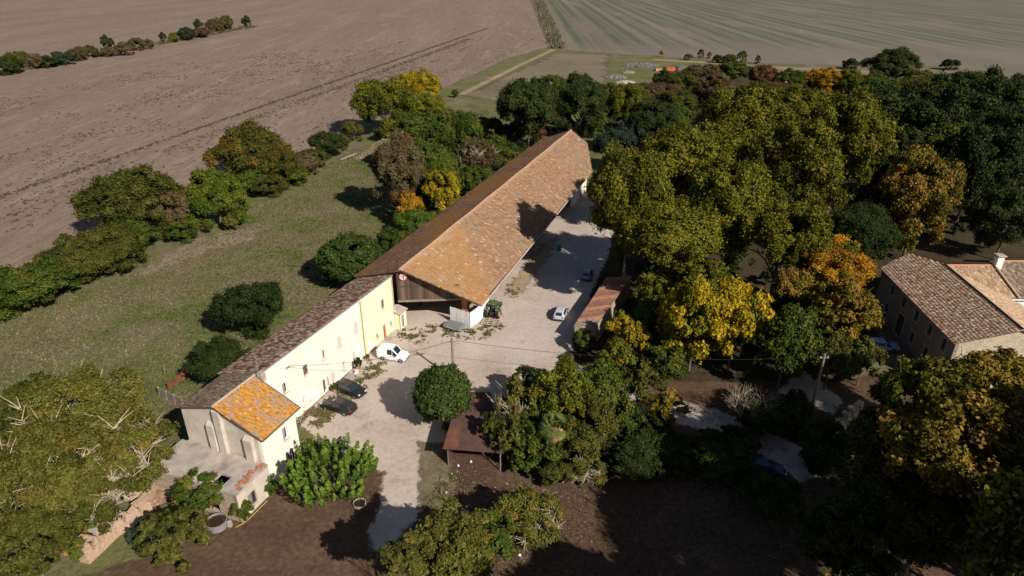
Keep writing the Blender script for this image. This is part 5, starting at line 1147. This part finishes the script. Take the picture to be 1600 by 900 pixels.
for s in (-1,1): MB().hexa([(-1.45,s*.82-.24,1.45),(-.3,s*.82-.24,1.4),(-.3,s*.82+.24,1.4),(-1.45,s*.82+.24,1.45)], [(-1.3,s*.82-.24,1.66),(-.5,s*.82-.24,1.66),(-.5,s*.82+.24,1.66),(-1.3,s*.82+.24,1.66)]).build('mudguard', m_tgreen, tk)
q = MB()
for s in (-1,1): q.tube([(-1.15,s*.5,1.0),(-1.1,s*.48,2.3),(.1,s*.48,2.3),(.25,s*.4,1.4)], .035)
q.build('roll_frame', m_plastic, tk); MB().hexa([(-1.25,-.6,2.34),(.25,-.6,2.34),(.25,.6,2.34),(-1.25,.6,2.34)], [(-1.1,-.5,2.46),(.1,-.5,2.46),(.1,.5,2.46),(-1.1,.5,2.46)]).build('roof', m_tgreen, tk)
MB().hexa([(-.85,-.25,1.05),(-.35,-.25,1.05),(-.35,.25,1.05),(-.85,.25,1.05)], [(-.9,-.25,1.2),(-.4,-.22,1.2),(-.4,.22,1.2),(-.9,.25,1.2)]).build('seat', m_black, tk)
q = MB(); q.lathe([(.19,-.015),(.22,0),(.19,.015),(.16,0),(.19,-.015)], 14, 'x', (-.05,0,1.62)); q.tube([(.2,0,1.4),(-.05,0,1.62)], .02); q.build('steering_wheel', m_black, tk)
MB().tube([(1.5,.12,1.4),(1.5,.12,2.1)], .045, 8).build('exhaust', m_rust2, tk)
q = MB()
for s in (-1,1): q.tube([(.3,s*.5,1.3),(1.9,s*.5,1.1),(2.7,s*.5,.5)], .05)
q.box(2.6,3.0,-.8,.8,.3,.75); q.build('front_loader', m_tgreen, tk)
hw = thing('harrow', 'pale wooden frame harrow lying on the gravel behind tractor', 'harrow', at(767, 505), math.radians(-12))
q = MB()
for y in (-.8,-.3,.3,.8): q.box(-1.25,1.25,y-.06,y+.06,.18,.28)
for x in (-1.2,-.4,.4,1.2): q.box(x-.05,x+.05,-.95,.95,.281,.36)
q.build('frame', plain('bleached_timber', (0.45,0.38,0.31)), hw)
q = MB()
for x in (-1,-.5,0,.5,1):
    for y in (-.8,-.3,.3,.8): q.tube([(x,y,0),(x,y,.2)], .025, 4)
tag(q.build('tine', m_rust2, hw), kind='stuff')
# ------------------------------------------------------------------ poles and wires
def pole(P, h, label, r=.14):
    t = thing('utility_pole', label, 'pole', P); MB().tube([(0,0,-.2),(0,0,h*.5),(0,0,h)], [r*1.15,r,r*.8], 10).build('shaft', m_gwood, t)
    MB().box(-.5,.5,-.06,.06,h-.5,h-.38).build('cross_arm', m_gwood, t)
    for x in (-.4,0,.4): MB().lathe([(0,0),(.05,.01),(.035,.06),(.055,.09),(0,.12)], 8, 'z', (x,0,h-.38)).build('insulator', m_pwhite, t)
    return t
P1 = Vector((-7.3, 69.4, 0)); P2 = Vector((34.5, 62.3, 0))
pole(P1, 6.0, 'wooden utility pole in the courtyard behind round tree', .16); pole(P2, 8.2, 'dark wooden utility pole beside the lane at right', .16)
def wire(A, B_, sag, label):
    q = MB(); q.tube([A.lerp(B_, k/20)-Vector((0,0,sag*4*(k/20)*(1-k/20))) for k in range(21)], .022, 5)
    tag(q.build('overhead_wire', m_black), label, 'wire')
T1 = P1+Vector((0,0,5.75)); T2 = P2+Vector((0,0,7.9))
wire(T1, fw(.5, 10.6, 7.6), .9, 'overhead wire from courtyard pole to the white farmhouse'); wire(T1+Vector((.4,0,0)), T2, 1.3, 'overhead wire from courtyard pole toward the right pole')
# ------------------------------------------------------------------ small things
def bicycle(P, rz, label, c):
    t = thing('bicycle', label, 'bicycle', P, rz, 'bicycles against the farmhouse wall'); m = plain('bike_'+str(c), c, rough=.4)
    for x in (-.52,.52):
        MB().lathe([(.30,-.018),(.335,-.018),(.34,0),(.335,.018),(.30,.018),(.30,-.018)], 20, 'y', (x,0,.34)).build('wheel', m_black, t)
    q = MB(); q.tube([(-.52,0,.34),(-.1,0,.3),(-.22,0,.82)], .02); q.tube([(-.1,0,.3),(.4,0,.78),(-.2,0,.75)], .022); q.tube([(-.52,0,.34),(-.2,0,.75)], .015); q.tube([(.52,0,.34),(.4,0,.78),(.37,0,.95)], .02); q.build('frame', m, t)
    MB().box(-.36,-.1,-.07,.07,.84,.9).build('saddle', m_black, t); q = MB(); q.tube([(.3,-.28,.97),(.38,0,.96),(.3,.28,.97)], .015); q.build('handlebar', m_steel, t)
bicycle(fw(.9, 9.2, 0), 1.2-AZ, 'red bicycle nearest the lichen house corner', (0.5,0.08,0.05)); bicycle(fw(.8, 10.6, 0), 1.45-AZ, 'pale bicycle between two others by farmhouse wall', (0.5,0.45,0.4)); bicycle(fw(.9, 12.0, 0), 1.3-AZ, 'red bicycle farthest from the lichen house corner', (0.55,0.1,0.07))
tb_ = thing('garden_table', 'grey slatted garden table beside farmhouse wall', 'table', fw(1.4, 19.2, 0), -AZ)
for i in range(6): MB().box(-.45+i*.15,-.32+i*.15,-1.1,1.1,.72,.75).build('slat', m_pgrey, tb_)
for x in (-.38,.38):
    for y in (-.95,.95): MB().tube([(x,y,0),(x,y,.72)], .03, 6).build('leg', m_steel, tb_)
for k, (x, y, l, c) in enumerate([(1.3, 17.6, 'blue grey plastic chair at near end of garden table', (0.25,0.32,0.42)), (1.5, 20.9, 'white plastic chair at far end of garden table', (0.6,0.58,0.56))]):
    ch = thing('garden_chair', l, 'chair', fw(x, y, 0), -AZ+(0 if k else math.pi)); m = plain('chair_plastic_%d' % k, c, rough=.5)
    MB().box(-.24,.24,-.24,.24,.42,.46).build('seat', m, ch); MB().hexa([(-.24,.2,.46),(.24,.2,.46),(.24,.25,.46),(-.24,.25,.46)], [(-.22,.3,.9),(.22,.3,.9),(.22,.34,.9),(-.22,.34,.9)]).build('backrest', m, ch)
    for sx in (-.2,.2):
        for sy in (-.2,.2): MB().tube([(sx,sy,0),(sx*.95,sy*.95,.42)], .022, 5).build('leg', m, ch)
def pot(P, label, mat='dark', s=1.0):
    t = thing('potted_plant', label, 'plant', P); MB().lathe([(0,0),(.2*s,0),(.27*s,.4*s),(.3*s,.42*s),(.24*s,.42*s),(.22*s,.36*s),(0,.36*s)], 16).build('pot', plain('terracotta', (0.4,0.2,0.12)), t)
    me, R0 = CROWN[('dense','S')][0]; c = bpy.data.objects.new('foliage', me); COL.objects.link(c); c.parent = t; c.location = (0,0,.95*s); c.scale = (.25*s,.25*s,.3*s); c.material_slots[0].link = 'OBJECT'; c.material_slots[0].material = LM[mat]
pot(fw(1.0, 22.3), 'dark potted shrub right of garden table', 'dark', 1.1); pot(fw(1.0, 17.0), 'small potted plant beside brown ground floor shutter', 'green', .8); pot(fw(.9, 24.6), 'little potted plant near the downpipe', 'olive', .6)
def tub(P, r, h, label, m, inner):
    t = thing('round_tank', label, 'tank', P); MB().lathe([(r*.98,0),(r,h),(r*.93,h),(r*.91,.06),(0,.06)], 32).build('wall', m, t); MB().lathe([(0,h*.72),(r*.92,h*.72)], 32).build('water', inner, t)
m_water = NT('dark_water').fin((0.035,0.022,0.015), .08, .5)
tub(at(340, 822), .95, .75, 'round grey tank of dark water beside the ruin', plain('grey_tank', (0.2,0.19,0.2)), m_water); tub(at(562, 789), .62, .3, 'low round basin of water under the bright green tree', m_concrete, m_water)
gs = thing('garden_stone', 'small pale upright stone right of the round water tank', 'stone', at(360, 822)); MB().hexa([(-.2,-.15,0),(.2,-.18,0),(.2,.15,0),(-.2,.2,0)], [(-.14,-.1,.7),(.1,-.12,.75),(.12,.1,.72),(-.12,.12,.66)]).build('block', m_concrete, gs)
q = MB(); q.tube([at(368,824,.03), at(380,818,.03), at(392,808,.03), at(402,798,.03), at(418,782,.03)], .035, 6); tag(q.build('hose', plain('yellow_hose', (0.5,0.38,0.08))), 'yellow garden hose along the foot of annex wall', 'hose')
# boards and posts behind the farmhouse
rb = thing('rusty_board_fence', 'short rusty orange board fence behind the farmhouse', 'fence')
A = at(263, 610); B_ = at(297, 586); fr_ = Frame((A.x,A.y),(B_.x,B_.y)); nn = 12
for i in range(nn):
    q = MB(); fr_.box(q, i*fr_.L/nn+.01, (i+1)*fr_.L/nn-.01, random.uniform(-.02,.02), .05, 0.02, 1.15+random.uniform(-.08,.08)); q.build('board', m_orust if i > 7 else m_rust, rb)
gw = thing('concrete_panel_wall', 'low grey panel wall joining rusty fence and farmhouse', 'wall'); A = at(251, 618); B_ = at(288, 636); fr_ = Frame((A.x,A.y),(B_.x,B_.y))
for i in range(3):
    q = MB(); fr_.box(q, i*fr_.L/3+.02, (i+1)*fr_.L/3-.02, 0, .1, 0, 1.2); q.build('panel', m_gwood, gw)
    q = MB(); fr_.box(q, i*fr_.L/3-.06, i*fr_.L/3+.02, -.03, .13, 0, 1.3); q.build('post', m_concrete, gw)
for k, (x, y, h, l) in enumerate([(258, 586, 1.5, 'thin dark fence post on the meadow near rusty fence'), (307, 547, 1.4, 'thin dark fence post left of dark feathery bush'), (690, 774, 1.0, 'thin stake beside the grass strip below rusty shed'), (207, 700, 2.2, 'dark thin post beside bare whitish sapling')]):
    t = thing('fence_post', l, 'post', at(x, y)); MB().tube([(0,0,-.1),(.04,0,h*.6),(.1,.02,h)], [.05,.045,.04], 6).build('shaft', m_gwood, t)
bl = thing('blue_tarpaulin', 'crumpled blue tarpaulin behind the farmhouse roof edge', 'tarpaulin', at(384, 556)); V = []
for j in range(9):
    for i in range(9): V.append(((i-4)*.28, (j-4)*.22, .75*math.exp(-((i-4)**2+(j-4)**2)/9)+.12*random.random()))
MB().add(V, [(j*9+i, j*9+i+1, j*9+i+10, j*9+i+9) for j in range(8) for i in range(8)]).build('sheet', plain('blue_tarp', (0.05,0.13,0.24), (0.03,0.08,0.16), 3), bl)
tag(MB().lathe([(0,-.5),(.28,-.5),(.3,-.2),(.28,0),(.3,.2),(.28,.5),(0,.5)], 14, 'x', (*at(480,420)[:2], .3)).build('barrel', plain('dark_drum', (0.03,0.035,0.05), rough=.4)), 'dark barrel lying left of round tree behind barn', 'barrel')
wb = thing('wooden_barrier', 'small pale wooden rail barrier beside the dark hedge bush', 'barrier', at(545, 250), .5)
q = MB(); q.tube([(-2.2,0,.3),(2.2,0,1.5)], .12); q.build('rail', m_palebark, wb)
for x in (-1.0,1.4): MB().tube([(x,0,0),(x,0,.7+x*.27)], .1, 6).build('post', m_gwood, wb)
# ruin at the bottom left
m_pink = masonry('pink_stone_brick', [(0.5,0.36,0.27),(0.42,0.24,0.15),(0.5,0.4,0.31),(0.36,0.17,0.1)], 4.5, (0.42,0.31,0.23), 2.2)
ru = thing('ruined_wall', 'long low ruined wall of pinkish stone at bottom left', 'wall')
def ruin(P0, P1, th, h0, h1, mat, par, n=16):
    f = Frame(P0, P1); tops = [h0+(h1-h0)*i/n+random.uniform(-.3,.3) for i in range(n+1)]
    tops = [t_*(1-.55*(random.random() < .22)) for t_ in tops]; q = MB()
    for i in range(n):
        u0, u1 = f.L*i/n, f.L*(i+1)/n; a, b_ = tops[i], tops[i+1]
        q.hexa([f(u0,0,-.1), f(u1,0,-.1), f(u1,-th,-.1), f(u0,-th,-.1)], [f(u0,-.05,a), f(u1,-.05,b_), f(u1,-th+.05,b_+.05), f(u0,-th+.05,a+.04)])
    q.build('wall', mat, par); c = MB(); k = 0
    while k < f.L-.5:
        w = random.uniform(.35,1.5) if random.random() < .6 else .5; hh = tops[min(int(k/f.L*n), n)]; c = MB(); d = random.uniform(-.06,.06)
        f.box(c, k+.02, k+w-.02, -th-.04+d, .05+d, hh+.12, hh+.28+random.uniform(0,.1)); c.build('coping_stone', random.choice([m_pink, m_stone, m_concrete]), par); k += w
p_ = [at(140, 882), at(186, 838), at(240, 800), at(222, 786), at(168, 838)]
ruin(p_[0][:2], p_[1][:2], 1.0, 1.9, 1.7, m_pink, ru); ruin(p_[1][:2], p_[2][:2], .7, 1.6, 1.3, m_pink, ru)
ru2 = thing('ruined_wall', 'broken stone corner wall stub above the long ruined wall', 'wall'); ruin(at(236, 795)[:2], at(252, 770)[:2], .6, 1.5, 1.9, m_stone, ru2, 8); ruin(at(205, 785)[:2], at(235, 772)[:2], .5, .8, 1.3, m_stone, ru2, 8)
def heap(name, label, cat, P, rx, ry, h, n, mats, s=(.15,.4)):
    t = thing(name, label, cat, P)
    q = MB()
    for i in range(n):
        a = random.uniform(0, 6.28); r = math.sqrt(random.random()); x, y = r*rx*math.cos(a), r*ry*math.sin(a); z = h*(1-r*r)*random.uniform(.4,1); w = random.uniform(*s); m = Matrix.Rotation(random.uniform(0,3), 3, 'Z') @ Matrix.Rotation(random.uniform(-.5,.5), 3, 'X')
        b8 = [m @ Vector((sx*w, sy*w*.6, sz*w*.4))+Vector((x,y,max(z, w*.3))) for sz in (-1,1) for sx, sy in ((-1,-1),(1,-1),(1,1),(-1,1))]
        q.hexa(b8[:4], b8[4:])
    N_ = 14; V = [(0,0,h*.8)]+[(rx*.95*math.cos(6.28*k/N_), ry*.95*math.sin(6.28*k/N_), -.02) for k in range(N_)]+[(rx*.5*math.cos(6.28*k/N_), ry*.5*math.sin(6.28*k/N_), h*.6*random.uniform(.8,1.2)) for k in range(N_)]
    MB().add(V, [(1+k, 1+(k+1)%N_, 1+N_+(k+1)%N_, 1+N_+k) for k in range(N_)]+[(0, 1+N_+k, 1+N_+(k+1)%N_) for k in range(N_)]).build('mound', mats[0], t)
    tag(q.build('rubble', mats[-1], t), kind='stuff'); return t
heap('rubble_heap', 'brown heap of earth and tiles between ruin and annex', 'heap', at(248, 772), 1.7, 1.8, 1.3, 120, [plain('rust_earth', (0.2,0.11,0.07), (0.13,0.08,0.055), 2), plain('tile_bits', (0.36,0.22,0.14), (0.2,0.12,0.08), 3)], (.08,.2))
heap('rubble_heap', 'red brick rubble heap left of the ruined wall', 'heap', at(122, 858), 1.3, .8, .8, 110, [m_brick, m_brick], (.1,.2)); heap('rubble_heap', 'pale stone rubble under the thinning trees', 'heap', at(165, 822), 1.4, .7, .6, 90, [m_stone, m_concrete], (.1,.25))
# stones and bits on the brown soil
for k, (x, y) in enumerate([(706,742),(697,770),(716,728),(736,722),(812,868)]):
    o = MB().hexa([(-.12,-.1,0),(.12,-.1,0),(.1,.1,0),(-.1,.1,0)], [(-.07,-.06,.16),(.08,-.05,.17),(.06,.06,.15),(-.07,.07,.16)]).build('white_stone', m_pwhite); o.location = at(x, y); o.rotation_euler[2] = k
    tag(o, ['white stone on soil at left of rusty shed', 'white stone beside thin stake', 'white stone in front of rusty shed post', 'white stone below the rusty shed roof', 'white stone at bottom beside brownish bush'][k], 'stone')
# junk yard behind the barn
heap('junk_heap', 'largest grey junk heap on plot behind the barn', 'heap', at(1000, 103), 9, 5, 1.6, 420, [plain('grey_spoil', (0.12,0.105,0.095), (0.08,0.07,0.06), .5), plain('scrap_grey', (0.2,0.195,0.2), (0.09,0.085,0.085), .8)], (.15,.6))
heap('junk_heap', 'small grey junk heap left of the large heap', 'heap', at(962, 122), 5, 2.6, 1.4, 200, [plain('grey_spoil2', (0.14,0.13,0.13), (0.09,0.085,0.085), .5), plain('scrap_grey2', (0.22,0.21,0.21), (0.1,0.1,0.1), 1)], (.15,.55)); heap('junk_heap', 'pale sand heap below the grey junk heaps', 'heap', at(978, 130), 5, 3, 1.2, 40, [plain('pale_sand', (0.45,0.38,0.31)), m_concrete], (.2,.5)); heap('junk_heap', 'small pale heap in middle of the junk plot', 'heap', at(982, 114), 3.2, 2.2, 1.0, 40, [plain('spoil3', (0.2,0.18,0.16)), plain('spoil4', (0.26,0.24,0.22))], (.2,.6))
om = thing('orange_skip', 'orange steel machine beside the junk heaps', 'machine', at(1048, 113), .1); m_or = plain('orange_steel', (0.5,0.11,0.04), rough=.5)
MB().hexa([(-2.2,-1.1,.6),(1.6,-1.1,.6),(1.6,1.1,.6),(-2.2,1.1,.6)], [(-2.6,-1.3,2.2),(2.0,-1.3,2.2),(2.0,1.3,2.2),(-2.6,1.3,2.2)]).build('hopper', m_or, om); MB().box(2.1,3.2,-1,1,.4,2.6).build('cab', m_plastic, om); MB().box(-3.6,-2.7,-.9,.9,.6,2.4).build('chute', m_plastic, om)
for x in (-1.6,2.2):
    for s in (-1,1): MB().lathe([(0,-.15),(.5,-.15),(.55,0),(.5,.15),(0,.15)], 14, 'y', (x, s*1.1, .55)).build('wheel', m_black, om)
def crate(P, l, c, s): t = thing('crate', l, 'crate', P, .2); MB().box(-s,s,-s*.7,s*.7,.02,s*.8).build('box', plain('crate_'+l[:9], c), t); MB().box(-s*1.05,s*1.05,-s*.75,s*.75,s*.8+.003,s*.8+.12).build('lid', plain('lid_'+l[:9], tuple(x*.8 for x in c)), t)
crate(at(1028, 111), 'orange and cream crate left of the orange machine', (0.5,0.24,0.14), 1.5); crate(at(1042, 128), 'peach crate below the orange machine', (0.5,0.26,0.14), 1.3); crate(at(1038, 135), 'white crate below the peach crate', (0.6,0.6,0.6), 1.2); crate(at(1228, 128), 'small white crate among bushes at back of wood', (0.65,0.65,0.65), 1.0)
# stone pier by the lane
pi = thing('stone_pier', 'stub of stone wall with pale top beside the lane at right', 'wall'); ruin(at(1300, 690)[:2], at(1345, 650)[:2], .7, 1.6, 1.9, m_stone, pi, 10)
# sunlit vehicle ladder hoop: green bin in the shaded yard
bn = thing('green_bin', 'small green bin in the shade beside the barn', 'bin', at(873, 392)); MB().hexa([(-.3,-.3,0),(.3,-.3,0),(.3,.3,0),(-.3,.3,0)], [(-.36,-.36,.95),(.36,-.36,.95),(.36,.36,.95),(-.36,.36,.95)]).build('body', plain('bin_green', (0.02,0.25,0.16)), bn); MB().hexa([(-.38,-.38,.953),(.38,-.38,.953),(.38,.38,.953),(-.38,.38,.953)], [(-.3,-.3,1.08),(.3,-.3,1.08),(.3,.3,1.08),(-.3,.3,1.08)]).build('lid', plain('bin_green_lid', (0.02,0.2,0.13)), bn)
